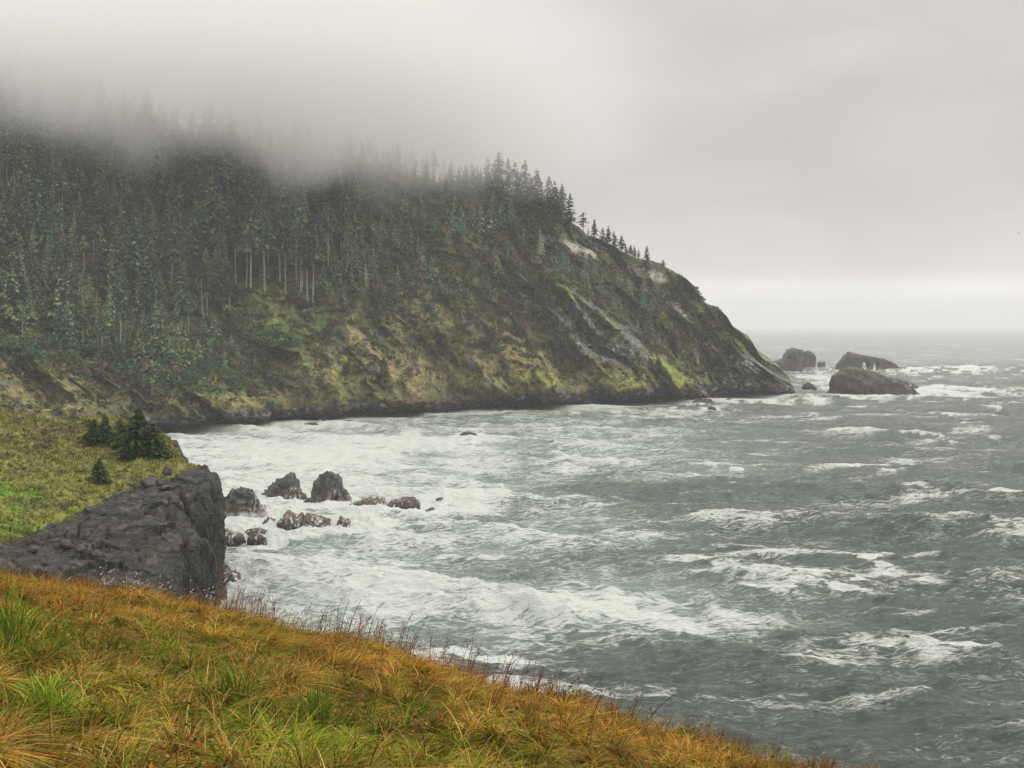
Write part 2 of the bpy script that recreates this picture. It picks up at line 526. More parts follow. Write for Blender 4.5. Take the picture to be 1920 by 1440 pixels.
def headland():
    ctl = []
    for c in HEAD:
        row = [WZ(c[0][0], c[0][1], 0.0)]
        row += [W(*p) for p in c[1:]]
        foot = row[0] + np.array([0, -6.0, -4.0])
        sky = row[-1]
        back = [sky + [0, 0.35 * (sky[2] + 30), -0.25 * sky[2]], sky + [0, 1.3 * (sky[2] + 30), -sky[2] - 6]]
        ctl.append([foot] + row + back)
    ctl = np.array(ctl)                       # (columns, 9, 3)
    end = ctl[-1].copy()                      # close the nose
    mid = np.array([end[1][0] + 2.0, 1112.0, -4.0])
    end = end * 0.0 + mid
    ctl = np.concatenate([ctl, end[None]], 0)
    ku = np.array([0, 1.5, 3, 4.5, 5.8, 6.9, 7.9, 8.7, 9.4, 9.9, 10.25, 10.5, 10.6])
    kv = np.array([-0.05, 0, 0.11, 0.33, 0.57, 0.79, 1.0, 1.12, 1.45])
    nu, nv, nb = 760, 300, 26
    us = np.concatenate([np.linspace(0, 10.2, nu - 60), np.linspace(10.2, 10.6, 61)[1:]])
    vs = np.concatenate([np.linspace(-0.05, 1.0, nv), np.linspace(1.0, 1.45, nb + 1)[1:]])
    A = crinterp(ku, ctl, us)                 # (nu, 9, 3)
    P = crinterp(kv, np.swapaxes(A, 0, 1), vs)  # (nv, nu, 3)
    px, py = proj(P)
    V_ = vs[:, None] * np.ones_like(px); U_ = us[None, :] * np.ones_like(px)
    x, y, z = P[..., 0], P[..., 1], P[..., 2]
    front = sst(0.0, 0.10, V_) * (1 - sst(0.93, 1.0, V_)) * (1 - sst(10.2, 10.55, U_))
    full = sst(-0.03, 0.02, V_) * (1 - sst(10.45, 10.58, U_))
    # spurs pushed out towards the bay
    push = np.zeros_like(px)
    def spur(line, h, wl, wr):
        d, t, s = polydist(line, px, py)
        w = np.where(s > 0, wl, wr)           # s > 0: left/below side
        return h * np.exp(-(d / w) ** 1.6) * sst(0, 0.12, t + 0.02) * 1.0
    push += spur([(1030, 525), (1060, 545), (1110, 580), (1160, 620), (1215, 665), (1290, 715)], 58, 75, 20)
    push += spur([(1385, 640), (1420, 655), (1455, 685), (1485, 720)], 9, 40, 18)
    push += spur([(640, 590), (680, 640), (730, 690), (790, 740)], 42, 60, 24)
    push += spur([(455, 545), (510, 600), (560, 660), (620, 735)], 42, 60, 26)
    push += spur([(880, 590), (940, 640), (1000, 690), (1060, 735)], 40, 60, 26)
    push += spur([(270, 650), (330, 690), (400, 745), (440, 775)], 32, 60, 26)
    push -= 16 * np.exp(-(((px - 1325) / 45) ** 2 + ((py - 655) / 28) ** 2))   # dark hollow near the point
    uw = U_ + 0.55 * fbm3(x / 130, y / 130, z / 130, 4, 6)
    push += 38 * ridged3(uw * 1.7 + V_ * 1.0, V_ * 1.3, 0 * px, 3, 5)
    push += 18 * ridged3(uw * 4.6 + V_ * 1.5, V_ * 3.2, 0 * px, 4, 11)
    push += 11 * fbm3(x / 75, y / 75, z / 60, 3, 15)
    push *= front
    n1 = fbm3(x / 38, y / 38, z / 38, 5, 21)
    n2 = fbm3(x / 9, y / 9, z / 9, 4, 31)
    r1 = ridged3(x / 16, y / 16, z / 26, 4, 41)
    rocky = np.maximum(1 - sst(0.10, 0.17, V_ + 0.05 * n1), 0.8 * sst(9.2, 9.9, U_) * sst(-0.3, 0.3, n1))
    push += full * (6.5 * n1 + 2.2 * n2 + (rocky * 4.0 + 1.0) * (r1 - 0.4))
    cragm = np.maximum.reduce([np.exp(-(((px - a) / b) ** 2 + ((py - c_) / d_) ** 2)) for a, c_, b, d_ in ((1075, 610, 70, 50), (1170, 650, 70, 40), (1280, 580, 50, 45), (1420, 700, 80, 45), (1330, 655, 60, 35), (980, 545, 50, 35), (880, 600, 40, 30), (700, 640, 60, 50), (1000, 700, 80, 40))])
    warp = 6 * fbm3(x / 25, y / 25, z / 25, 3, 23)
    push += full * front * (9.0 * cragm * (ridged3((x + warp) / 20, y / 20, (z + warp) / 34, 4, 45, 0.6) - 0.4) + 4.0 * (ridged3((x + warp) / 13, (y + warp) / 13, z / 22, 4, 46, 0.55) - 0.4))
    push += 5.0 * sst(8.5, 9.6, U_) * fbm3(x / 22, y / 22, z / 22, 4, 19) * (1 - sst(10.3, 10.55, U_))
    dirv = np.array([0, 0, CAMZ]) - P
    dirv[..., 2] *= 0.3
    dirv /= np.linalg.norm(dirv, axis=-1, keepdims=True)
    sc = np.where(V_ > 1.02, 0.3, 1.0)
    P = P + dirv * (push * sc)[..., None]
    P[..., 2] += full * front * (1.5 * n2 + 2.0 * n1)
    top = nv - 1
    tpx, tpy = proj(P[top])
    SKY = np.array([(1000, 398), (1054, 417), (1077, 425), (1094, 441), (1117, 449), (1150, 465), (1177, 482), (1208, 489), (1233, 494), (1262, 510), (1278, 522), (1288, 532), (1297, 553), (1312, 566), (1330, 574), (1346, 583), (1358, 600), (1370, 611),
                    (1385, 620), (1400, 629), (1408, 640), (1413, 652), (1430, 664), (1453, 680), (1470, 697), (1480, 712), (1493, 740)], float)
    want = np.interp(tpx, SKY[:, 0], SKY[:, 1]) + 2.0 * fbm3(P[top][:, 0] / 5, 0 * tpx, 0 * tpx, 3, 17)
    dz = np.where((tpx > 1000) & (us < 10.45), (tpy - want) * P[top][:, 1] / F, 0)
    wv = sst(0.45, 1.0, V_) * np.where(V_ > 1, 1 - sst(1.1, 1.4, V_), 1)
    P[..., 2] += wv * dz[None, :]
    px, py = proj(P)
    x, y, z = P[..., 0], P[..., 1], P[..., 2]

    # ---- ground colours by zone
    wx = px + 22 * fbm3(x / 30, y / 30, z / 30, 4, 51); wy = py + 18 * fbm3(x / 30, y / 30, z / 30, 4, 61)
    k1 = fbm3(x / 22, y / 22, z / 22, 5, 71); k2 = fbm3(x / 7, y / 7, z / 7, 4, 81); k3 = fbm3(x / 60, y / 60, z / 60, 3, 91)
    def lerp(c, w, col):
        return c + (np.array(col) - c) * np.clip(w, 0, 1)[..., None]
    c = np.zeros(px.shape + (3,)) + np.array((0.055, 0.058, 0.028))
    c = lerp(c, sst(-0.2, 0.5, k1), (0.072, 0.056, 0.036))             # brown scrub
    c = lerp(c, sst(0.0, 0.5, k3), (0.060, 0.064, 0.026))
    def blob(cx, cy, rx, ry):
        return 1 - sst(0.5, 1.25, np.hypot((wx - cx) / rx, (wy - cy) / ry))
    grass = np.maximum.reduce([blob(720, 700, 200, 55), blob(930, 690, 230, 60), blob(830, 560, 60, 80), blob(1000, 655, 70, 30), blob(1180, 715, 170, 22),
                               blob(80, 740, 190, 60), blob(430, 745, 130, 22), blob(1290, 690, 90, 30), blob(660, 620, 18, 45), blob(745, 620, 20, 40)])
    c = lerp(c, grass * sst(-0.65, 0.25, k2 + 0.6 * k1), (0.170, 0.146, 0.060))
    c = lerp(c, grass * sst(0.1, 0.6, k1) * 0.7, (0.125, 0.085, 0.055))
    yg = np.maximum.reduce([blob(1000, 715, 80, 18), blob(1220, 720, 120, 18), blob(860, 450, 60, 30), blob(640, 690, 25, 50), blob(500, 600, 40, 60), blob(1300, 620, 60, 60)])
    c = lerp(c, yg * sst(-0.4, 0.3, k2), (0.165, 0.165, 0.040))
    gr = np.maximum.reduce([blob(570, 610, 45, 45), blob(340, 715, 60, 25), blob(470, 590, 30, 70), blob(1260, 690, 40, 20), blob(1330, 690, 50, 20)])
    c = lerp(c, gr * 0.8, (0.075, 0.115, 0.030))
    c = lerp(c, np.maximum(blob(1165, 688, 45, 10), blob(1090, 690, 25, 9)) * sst(-0.3, 0.3, k2) * 0.7, (0.11, 0.055, 0.035))
    dn = fbm2((U_ + 0.15 * k3) * 7.0 + V_ * 2.0, V_ * 3.0 + 0.3 * k1, 4, 141); dn2 = fbm2((U_ + 0.1 * k3) * 16.0 + V_ * 4.0, V_ * 5.0 + 0.3 * k1, 4, 151)
    lowhalf = 1 - sst(0.45, 0.65, V_)
    c = lerp(c, sst(0.12, 0.5, dn) * (0.35 + 0.65 * lowhalf) * 0.55, (0.165, 0.138, 0.062))
    c = lerp(c, sst(0.12, 0.45, -dn) * 0.5, (0.052, 0.064, 0.030))
    c = lerp(c, sst(0.2, 0.5, dn2) * lowhalf * 0.7, (0.085, 0.062, 0.044))
    c = lerp(c, sst(0.25, 0.5, -dn2) * 0.4, (0.040, 0.040, 0.024))
    ldg = fbm3(x / 11, y / 11, z / 7, 4, 161) + 0.25 * k1
    c = lerp(c, sst(0.24, 0.38, ldg) * sst(0.1, 0.2, V_) * (1 - sst(0.6, 0.8, V_)) * 0.85, (0.085, 0.082, 0.076))
    # grassy crests of the spurs
    d, t, s = polydist([(1045, 538), (1075, 556), (1110, 580), (1160, 618), (1215, 662), (1280, 712)], px + 8 * k2 + 10 * k1, py + 8 * k2)
    c = lerp(c, (1 - sst(3, 10, d)) * sst(-0.6, 0.1, k2 + k1), (0.165, 0.175, 0.045))
    d, t, s = polydist([(1395, 640), (1430, 660), (1462, 688), (1480, 712)], px + 3 * k2, py + 3 * k2)
    c = lerp(c, (1 - sst(6, 16, d)) * 0.8, (0.12, 0.125, 0.035))
    d, t, s = polydist([(480, 560), (520, 620), (560, 665), (610, 730)], px + 4 * k2, py + 4 * k2)
    c = lerp(c, (1 - sst(3, 8, d)) * 0.6, (0.10, 0.12, 0.035))
    d, t, s = polydist([(658, 605), (690, 655), (735, 700), (780, 745)], px + 6 * k2, py + 6 * k2)
    c = lerp(c, (1 - sst(5, 14, d)) * 0.8, (0.185, 0.145, 0.065))
    d, t, s = polydist([(945, 600), (965, 640), (1000, 670)], px + 8 * k2, py + 8 * k2)
    c = lerp(c, (1 - sst(5, 16, d)) * 0.8, (0.185, 0.145, 0.075))
    # rock faces
    streak = fbm3(x / 3.5, y / 3.5, z / 22, 4, 101)
    rock = np.maximum.reduce([blob(1075, 610, 75, 55), blob(1165, 650, 75, 42), blob(700, 640, 26, 22), blob(1050, 470, 40, 14), blob(1280, 580, 30, 30), blob(1420, 705, 70, 40), blob(1330, 655, 40, 24), blob(980, 545, 40, 25), blob(880, 600, 20, 20)])
    c = lerp(c, rock * sst(-0.45, 0.05, k2 + 0.4 * streak), (0.100, 0.098, 0.094))
    c = lerp(c, rock * sst(0.2, 0.5, streak) * 0.8, (0.20, 0.195, 0.175))
    c = lerp(c, rock * sst(0.2, 0.5, -streak) * 0.8, (0.035, 0.034, 0.033))
    pale = np.zeros_like(px)
    for line, wdt in (([(1022, 447), (1060, 462), (1110, 476)], 11), ([(1180, 506), (1215, 514), (1240, 522)], 11), ([(60, 275), (95, 290)], 12), ([(1265, 560), (1280, 590)], 7), ([(1300, 628), (1345, 650)], 6)):
        d, t, s = polydist(line, px + 6 * k2, py + 7 * k1)
        pale = np.maximum(pale, 1 - sst(0.5 * wdt, 1.15 * wdt, d))
    c = lerp(c, pale * sst(-0.5, 0.1, streak + 0.5 * k2) * 0.9, (0.30, 0.265, 0.235))
    c = lerp(c, blob(1425, 685, 45, 16) * sst(0.05, 0.4, fbm3(x / 2.2, y / 2.2, z / 14, 3, 111)), (0.40, 0.40, 0.33))
    c = lerp(c, blob(1335, 665, 36, 16) * 0.7, (0.035, 0.033, 0.031))  # shade of the hollow near the point, put into the rock colour
    # dark wet rock along the shore
    low = 1 - sst(0.055, 0.125, V_ + 0.045 * k1 + 0.02 * k2)
    hi = sst(9.2, 9.9, U_)
    low = np.maximum(low, hi * (1 - sst(0.2, 0.5, V_ + 0.1 * k1)))
    c = lerp(c, low, (0.042, 0.040, 0.040))
    c = lerp(c, low * sst(2.2, 2.8, U_) * (1 - sst(4.6, 6.0, U_)) * (1 - sst(0.03, 0.08, V_)), (0.088, 0.085, 0.085))
    c = lerp(c, low * sst(0.2, 0.5, k2) * 0.6, (0.085, 0.08, 0.078))
    c = lerp(c, (1 - sst(0.6, 2.5, z + k2)) * (1 - sst(2.5, 3.2, U_) * sst(10, 9.5, U_) * 0.3), (0.060, 0.035, 0.030))
    c = np.clip(c * np.array([1.32, 1.40, 1.35]), 0, 0.6)
    o = link('headland_hills', mesh('headland_hills', P, grid_quads(*px.shape), c), M_TERRAIN, kind='structure',
             label='steep forested headland sloping down from the fog to the surf', cat='headland')
    C.update(P=P, px=px, py=py, U=U_, V=V_, k1=k1, wx=wx, wy=wy, nv=nv)
    return o


headland()

# ------------------------------------------------------------------ rocks
def rock_mesh(outline, base, depth, seed, arches=None, far=False, sharp=3.0):
    pts = np.array(outline, float)
    gx_, gy_ = (1.0, 1.0) if far else (1.16, 1.18 if sharp > 2.5 else 1.3)
    pts = np.stack([pts[:, 0].mean() + (pts[:, 0] - pts[:, 0].mean()) * gx_, base + (pts[:, 1] - base) * gy_], -1)
    Db = float(WZ(pts[:, 0].mean(), base, 0.0)[1])
    Dc = Db + depth * 0.42
    Q = W(pts[:, 0], pts[:, 1], np.full(len(pts), Dc))
    xs, zs = Q[:, 0], np.maximum(Q[:, 2], 0.3)
    width = xs[-1] - xs[0]
    ns = int(np.clip(width / (Dc / 1700.0), 40, 200)); na = 56
    xg = np.linspace(xs[0], xs[-1], ns)
    zt = np.interp(xg, xs, zs)
    if not far and sharp <= 2.5:
        zt = zt * (0.55 + 0.75 * np.abs(noise2(xg / (width / 7), 0 * xg, seed)) + 0.35 * np.abs(noise2(xg / (width / 17), 0 * xg, seed + 5)))
    s = np.linspace(-1, 1, ns)
    h = 0.5 * depth * np.clip((1 - np.abs(s) ** 2.6), 0.02, 1) ** 0.55 * (0.55 + 0.45 * zt / zt.max())
    zl = np.full(ns, -2.5)
    for a0, a1, top in arches or []:
        x0, x1 = W(a0, top, Dc)[0], W(a1, top, Dc)[0]
        ztop = W(a0, top, Dc)[2]
        m = (xg > x0) & (xg < x1)
        q = (xg - x0) / (x1 - x0)
        zl = np.where(m, np.maximum(zl, ztop * np.clip(1 - (2 * q - 1) ** 4, 0, 1) ** 0.5), zl)
    ang = np.linspace(0, 2 * pi, na, endpoint=False)     # 0 = top
    ca, sa = np.cos(ang), np.sin(ang)
    e = 2.0 / sharp
    cy = np.sign(sa) * np.abs(sa) ** e; cz = np.sign(ca) * np.abs(ca) ** e
    zc = (zt + zl) / 2; hz = (zt - zl) / 2
    P = np.zeros((ns, na, 3))
    P[..., 0] = xg[:, None]
    P[..., 1] = Dc + h[:, None] * cy[None, :]
    P[..., 2] = zc[:, None] + hz[:, None] * cz[None, :]
    # lean the sides in towards the top
    up = np.clip((P[..., 2]) / zt.max(), 0, 1)
    P[..., 1] = Dc + (P[..., 1] - Dc) * (1 - (0.25 if far else 0.45) * up)
    S = zt.max()
    if not arches:
        rr_ = np.random.default_rng(seed)
        cen = np.array([xg.mean(), Dc, 0.0]); scl = np.array([width / 2, depth / 2, S])
        R0 = (P - cen) / scl
        for _ in range(7 if far else 16):
            nv_ = rr_.normal(size=3); nv_[2] = abs(nv_[2]) * 0.7; nv_ /= np.linalg.norm(nv_)
            dd = R0 @ nv_
            lim = dd.max() * (rr_.uniform(0.88, 0.98) if far else rr_.uniform(0.74, 0.93))
            R0 = R0 - np.maximum(dd - lim, 0)[..., None] * nv_ * 0.92
        P = R0 * scl + cen
    x, y, z = P[..., 0], P[..., 1], P[..., 2]
    q = S * 0.55
    if far:
        q = S * 0.8
    d = (0.15 if far else 0.26 if sharp > 2.5 else 0.15) * S * (ridged3(x / q, y / q, z / q * 0.7, 5, seed, 0.6) - 0.35) + 0.07 * S * fbm3(x / q * 5, y / q * 5, z / q * 3, 3, seed + 7)
    st = fbm3(x / q * 0.6, y / q * 0.6, z / q * 4.5 + x / q, 2, seed + 3)
    d += 0.05 * S * np.sign(st) * np.abs(st) ** 0.5
    n = np.stack([0.5 * (x - xg.mean()) / max(width, 1), (y - Dc) / depth, 0.35 * cz[None, :] * np.ones_like(x)], -1)
    n /= np.maximum(np.linalg.norm(n, axis=-1, keepdims=True), 1e-6)
    for a0, a1, top in arches or []:
        ax_ = W((a0 + a1) / 2, top, Dc)[0]
        d = d * (0.12 + 0.88 * sst(7, 18, np.abs(x - ax_)))
    if arches:
        d = d * 0.7
    P = P + n * d[..., None]
    caps = []
    i = np.arange(ns * na).reshape(ns, na)
    j = np.roll(i, -1, axis=1)
    Q4 = np.stack([i[:-1], i[1:], j[1:], j[:-1]], -1).reshape(-1, 4)
    c0, c1 = P[0].mean(0), P[-1].mean(0)
    V = np.concatenate([P.reshape(-1, 3), c0[None], c1[None]])
    T = np.concatenate([np.stack([np.full(na, ns * na), i[0], j[0]], -1), np.stack([np.full(na, ns * na + 1), j[-1], i[-1]], -1)])
    k = fbm3(V[:, 0] / q * 2, V[:, 1] / q * 2, V[:, 2] / q * 2, 4, seed + 9)
    k2 = fbm3(V[:, 0] / q * 7, V[:, 1] / q * 7, V[:, 2] / q * 4, 3, seed + 19)
    return V, Q4, T, k, k2, S, (xg.mean(), Dc, width / 2, depth / 2)


def lerpc(c, w, col):
    return c + (np.array(col) - c) * np.clip(w, 0, 1)[:, None]


for n_, (nm, outl, base, depth, lab) in enumerate(ROCKS):
    V, Q4, T, k, k2, S, bb = rock_mesh(outl, base, depth, 300 + n_ * 13, sharp=2.6 if nm == 'sea_rock' else 2.2)
    tall = nm == 'sea_rock'
    low_brown = 'brown' in lab or 'tan' in lab
    c = np.zeros_like(V) + np.array((0.062, 0.060, 0.053) if tall else (0.050, 0.041, 0.034))
    if low_brown and not tall:
        c = lerpc(c, sst(0.15 * S, 0.7 * S, V[:, 2] + S * 0.4 * k), (0.120, 0.076, 0.045))
    if 'red' in lab:
        c = lerpc(c, np.ones(len(V)) * 0.6, (0.065, 0.036, 0.032))
    c = lerpc(c, sst(0.0, 0.6, k), (0.045, 0.042, 0.042))
    c = lerpc(c, sst(0.25, 0.7, k2) * (0.8 if tall else 0.4), (0.15, 0.14, 0.125))
    c = lerpc(c, (1 - sst(0.1, 0.35, V[:, 2] / S + 0.12 * k)) * 0.8, (0.095, 0.075, 0.055) if tall else (0.042, 0.030, 0.027))
    # water running off
    lim = 0.62 if tall else 0.95
    if nm != 'shore_rock':
        stre = fbm3(V[:, 0] / 0.7, V[:, 1] / 0.7, V[:, 2] / 5.0, 3, 900 + n_)
        run = sst(0.22, 0.5, stre + 0.5 * fbm3(V[:, 0] / 4, V[:, 1] / 4, 0 * V[:, 0], 2, 950 + n_)) * (1 - sst(0.55 * lim * S, lim * S, V[:, 2] + 0.2 * S * k))
        if tall:
            run *= sst(-0.1, 0.6, (V[:, 0] - bb[0]) / bb[2])
        c = lerpc(c, run * 0.85, (0.52, 0.53, 0.50))
    c = lerpc(c, (1 - sst(-0.2, 0.3, V[:, 2] + 0.5 * k2)) * (0.6 if tall else 0.0), (0.5, 0.5, 0.48))
    off = np.array([bb[0], bb[1], 0])
    me = mesh(nm, V - off, Q4, c, False, tris=T)
    link(nm, me, M_ROCK, loc=off, label=lab, cat='rock')
    ROCKBASE.append((bb[0], bb[1], bb[2], bb[3]))

for n_, (nm, outl, base, depth, lab, arches) in enumerate(STACKS):
    V, Q4, T, k, k2, S, bb = rock_mesh(outl, base, depth, 700 + n_ * 13, arches, True, sharp=3.2 if 'hump' in lab else 4.2)
    c = np.zeros_like(V) + np.array((0.050, 0.047, 0.044))
    c = lerpc(c, sst(0.0, 0.6, k), (0.036, 0.034, 0.033))
    c = lerpc(c, sst(0.2, 0.7, k2) * 0.6, (0.09, 0.085, 0.075))
    if 'hump' in lab or 'arch' in nm:
        c = lerpc(c, sst(0.62, 0.95, V[:, 2] / S + 0.2 * k) * 0.6, (0.075, 0.070, 0.030))
    c = lerpc(c, (1 - sst(0.05, 0.3, V[:, 2] / S + 0.1 * k)) * 0.8, (0.062, 0.042, 0.038))
    c = lerpc(c, 1 - sst(0.3, 1.6, V[:, 2] + 0.8 * k2), (0.78, 0.79, 0.77))
    if 'ledge' in lab:
        c = lerpc(c, sst(0.15, 0.5, fbm3(V[:, 0] / 2, V[:, 1] / 2, V[:, 2] / 8, 3, 77)) * sst(0.0, 0.7, (V[:, 0] - bb[0]) / bb[2]), (0.75, 0.76, 0.74))
    off = np.array([bb[0], bb[1], 0])
    link(nm, mesh(nm, V - off, Q4, c, True, tris=T), M_ROCKFAR, loc=off, label=lab, cat='sea stack')
    ROCKBASE.append((bb[0], bb[1], bb[2], bb[3]))

# ------------------------------------------------------------------ sea
BREAKERS = [  # crest line in photo pixels, height m, width m, foam
    ([(960, 803), (1000, 800), (1035, 797), (1070, 796), (1110, 797)], 3.0, 9, 0.55),
    ([(700, 815), (760, 812), (830, 812)], 1.6, 9, 0.7),
    ([(930, 868), (975, 860), (1030, 858), (1090, 866)], 1.8, 6, 0.4),
    ([(760, 1165), (850, 1138), (960, 1140), (1060, 1160), (1110, 1168)], 2.2, 5.5, 0.9),
    ([(1080, 1135), (1160, 1122), (1240, 1130)], 1.2, 4.5, 0.5),
    ([(1390, 1150), (1440, 1140), (1480, 1150)], 1.2, 4, 0.3),
    ([(1440, 1190), (1475, 1195), (1510, 1185)], 1.3, 4, 0.4),
    ([(410, 925), (440, 908), (500, 890)], 1.6, 7, 0.5),
    ([(850, 945), (890, 935), (960, 940), (1030, 938)], 1.5, 6, 0.5),
    ([(1660, 1145), (1710, 1133), (1770, 1138)], 1.3, 4, 0.35),
    ([(1860, 1105), (1895, 1098), (1930, 1106)], 1.6, 4.5, 0.6),
    ([(1740, 1010), (1800, 996), (1900, 1000)], 1.2, 6, 0.5),
    ([(1805, 695), (1830, 691), (1860, 693)], 3.5, 22, 0.9),
    ([(1730, 735), (1765, 727), (1800, 733)], 3.0, 14, 1.0),
    ([(330, 818), (400, 814), (470, 812)], 1.6, 9, 0.3),
    ([(1150, 792), (1210, 785), (1290, 786)], 1.6, 8, 0.3),
    ([(1690, 1330), (1740, 1318), (1800, 1325)], 1.1, 3, 0.3),
]
FOAM = [  # photo px, py, half width, half height, strength
    (560, 850, 330, 48, .80), (500, 960, 260, 70, .74), (760, 830, 260, 24, .72), (560, 1060, 240, 60, .62), (760, 1120, 190, 50, .78),
    (960, 1125, 260, 38, .82), (1130, 1150, 220, 34, .72), (1290, 1165, 190, 26, .62), (850, 940, 150, 20, .75), (1080, 870, 230, 22, .45),
    (1010, 805, 260, 9, .42), (1200, 776, 230, 10, .45), (1420, 752, 150, 9, .70), (1780, 738, 170, 9, .72), (1540, 715, 45, 17, .62), (1600, 747, 110, 6, .8),
    (1720, 697, 150, 5, .62), (1830, 694, 60, 4, .8), (1560, 700, 60, 3, .6), (1100, 1000, 240, 22, .52), (1390, 990, 200, 13, .60), (1640, 990, 230, 11, .62), (1850, 985, 160, 9, .7),
    (1330, 850, 330, 6, .42), (950, 1245, 80, 26, .92), (870, 1225, 60, 14, .9), (1450, 1295, 150, 7, .50), (1870, 1285, 120, 10, .40), (1720, 1095, 140, 9, .42),
    (1900, 1105, 90, 10, .6), (1560, 1070, 130, 8, .42), (1250, 1055, 160, 10, .46), (1650, 1370, 160, 9, .34), (1500, 950, 110, 5, .5), (1350, 925, 120, 6, .40),
    (1000, 950, 200, 14, .42), (700, 1010, 260, 26, .6), (1900, 1150, 100, 6, .5), (1560, 1215, 100, 8, .35), (1330, 1205, 120, 7, .36),
]


def sea():
    pys = np.concatenate([611 + np.geomspace(4.6, 20, 60), np.arange(632, 1500, 1.0), np.linspace(1502, 2300, 50)])
    D = CAMZ * F / (pys - HY) * 1.0
    D = WZ(np.full_like(pys, 960.0), pys, 0.0)[:, 1]
    ta = np.linspace(-0.56, 0.56, 1320)
    Y = D[:, None] * np.ones_like(ta)[None, :]
    X = D[:, None] * ta[None, :]
    dY = np.abs(np.gradient(D))[:, None]; dX = (D * (ta[1] - ta[0]))[:, None]
    px, py = proj(np.stack([X, Y, 0 * X], -1))
    ys = np.interp(px, SHORE[:, 0], SHORE[:, 1], right=738)
    shallow = 1 - sst(10, 120, py - ys)
    r = np.random.default_rng(12)
    Z = np.zeros_like(X); DX = np.zeros_like(X); DY = np.zeros_like(X)
    lam = np.exp(r.uniform(np.log(1.6), np.log(95), 70)); lam.sort()
    crest = np.zeros_like(X)
    for i, l in enumerate(lam):
        sp = 0.22 if l > 35 else 0.45 if l > 15 else 0.75
        a = radians(-110) + r.normal(0, sp)
        kx, ky = cos(a), sin(a)
        k = 2 * pi / l
        steep = 0.047 * (1.75 if l < 9 else 1.25 if l < 16 else 0.95 if l < 35 else 0.95)
        A = steep / k
        fade = (1 - sst(0.28, 0.5, np.abs(ky) * dY / l)) * (1 - sst(0.28, 0.5, np.abs(kx) * dX / l))
        if fade.max() <= 0:
            continue
        g = 1 + 0.6 * noise2(X / (l * 5), Y / (l * 5), i)
        ph = k * (kx * X + ky * Y) + r.uniform(0, 6.28)
        w = A * fade * g
        cs, sn = np.cos(ph), np.sin(ph)
        Z += w * cs
        DX -= 0.85 * w * kx * sn; DY -= 0.85 * w * ky * sn
        if l > 9:
            crest += steep * g * fade * cs
    foam = np.zeros_like(X)
    wpx = px + 60 * fbm2(X / 22, Y / 30, 5, 5); wpy = py + 18 * fbm2(X / 22, Y / 34, 5, 15)
    for (cx, cy, rx, ry, s) in FOAM:
        q = np.hypot((wpx - cx) / rx, (wpy - cy) / ry)
        foam = np.maximum(foam, s * (0.52 if cx > 1310 and cy > 1040 or (cx > 1200 and ry < 12 and cy > 840) else 0.72 if cx > 1300 and cy > 800 else 1.0) * (1 - sst(0.15, 1.5, q)))
    bayf = np.zeros_like(X)
    vx = px + 110 * fbm2(X / 45, Y / 70, 5, 25); vy = py + 30 * fbm2(X / 40, Y / 60, 5, 26)
    for (cx, cy, rx, ry, s) in ((560, 880, 520, 130, 1.0), (580, 1090, 430, 130, .9), (1080, 1140, 420, 90, .65), (1000, 820, 420, 50, .5), (1270, 1155, 270, 52, .62), (950, 1010, 300, 70, .5), (1100, 860, 330, 40, .5)):
        bayf = np.maximum(bayf, s * (1 - sst(0.1, 1.4, np.hypot((vx - cx) / rx, (vy - cy) / ry))))
    foam = np.maximum(foam, 0.58 * bayf ** 0.6 + 0.10 * fbm2(X / 20, Y / 45, 4, 27))
    # wash along the shore and round the rocks
    band = np.where((px > -300) & (px < 1500), (1 - sst(2, 16, py - ys)) * sst(-14, -6, py - ys) * (1 - sst(1455, 1500, px)), 0)
    foam = np.maximum(foam, 0.9 * band)
    for (cx, cy, rx, ry) in ROCKBASE:
        q = np.hypot((X - cx) / (rx + 4), (Y - cy) / (ry + 6))
        foam = np.maximum(foam, 0.95 * (1 - sst(0.8, 1.7, q)))
        near = 1 - sst(0.7, 1.35, q)
        Z += near * 0.9 * np.clip(fbm2(X / 2.5, Y / 2.5, 3, int(cx) % 50), 0, 1)
    for (line, h, w, fo) in BREAKERS:
        L3 = [WZ(a, b, 0.0) for a, b in line]
        d, t, s = polydist([p[:2] for p in L3], X, Y)
        d = d + 0.12 * w * fbm2(X / 6, Y / 6, 3, 77)
        taper = np.sin(pi * np.clip(t, 0, 1)) ** 0.6
        taper = np.where((t <= 0) | (t >= 1), 0, taper)
        side_near = s < 0                     # lines run left to right: negative side is the viewer's
        wd_ = np.where(side_near, 0.55 * w, 1.5 * w)
        Z += h * taper * np.exp(-(d / wd_) ** 2)
        fo = fo * (0.6 if line[0][0] > 1150 and line[0][1] > 800 else 1.0)
        foam = np.maximum(foam, fo * taper * np.exp(-(d / np.where(side_near, 0.7 * w, 1.3 * w)) ** 2))
    white = sst(0.10, 0.22, crest) * sst(0.05, 0.5, fbm2(X / 40, Y / 70, 3, 33))
    streak = sst(0.05, 0.55, fbm2(X / 60, Y / 16, 4, 43)) * 0.30
    dist_keep = 1 - sst(2500, 9000, Y)
    foam = np.maximum(foam, np.maximum(0.46 * white, 0) * dist_keep)
    foam = np.maximum(foam, 0.13 + streak * dist_keep)
    foam = foam + 0.5 * np.clip(crest, -0.2, 0.3) * sst(0.15, 0.45, foam)
    foam *= 0.86 + 0.34 * fbm2(X / 26, Y / 34, 5, 53)
    aer = np.clip(0.95 * bayf ** 0.7 + 0.35 * np.clip(foam - 0.4, 0, 1), 0, 1) * (0.7 + 0.5 * fbm2(X / 25, Y / 40, 4, 63))
    calm = 1 - 0.35 * band
    P = np.stack([X + DX, Y + DY, Z * calm], -1)
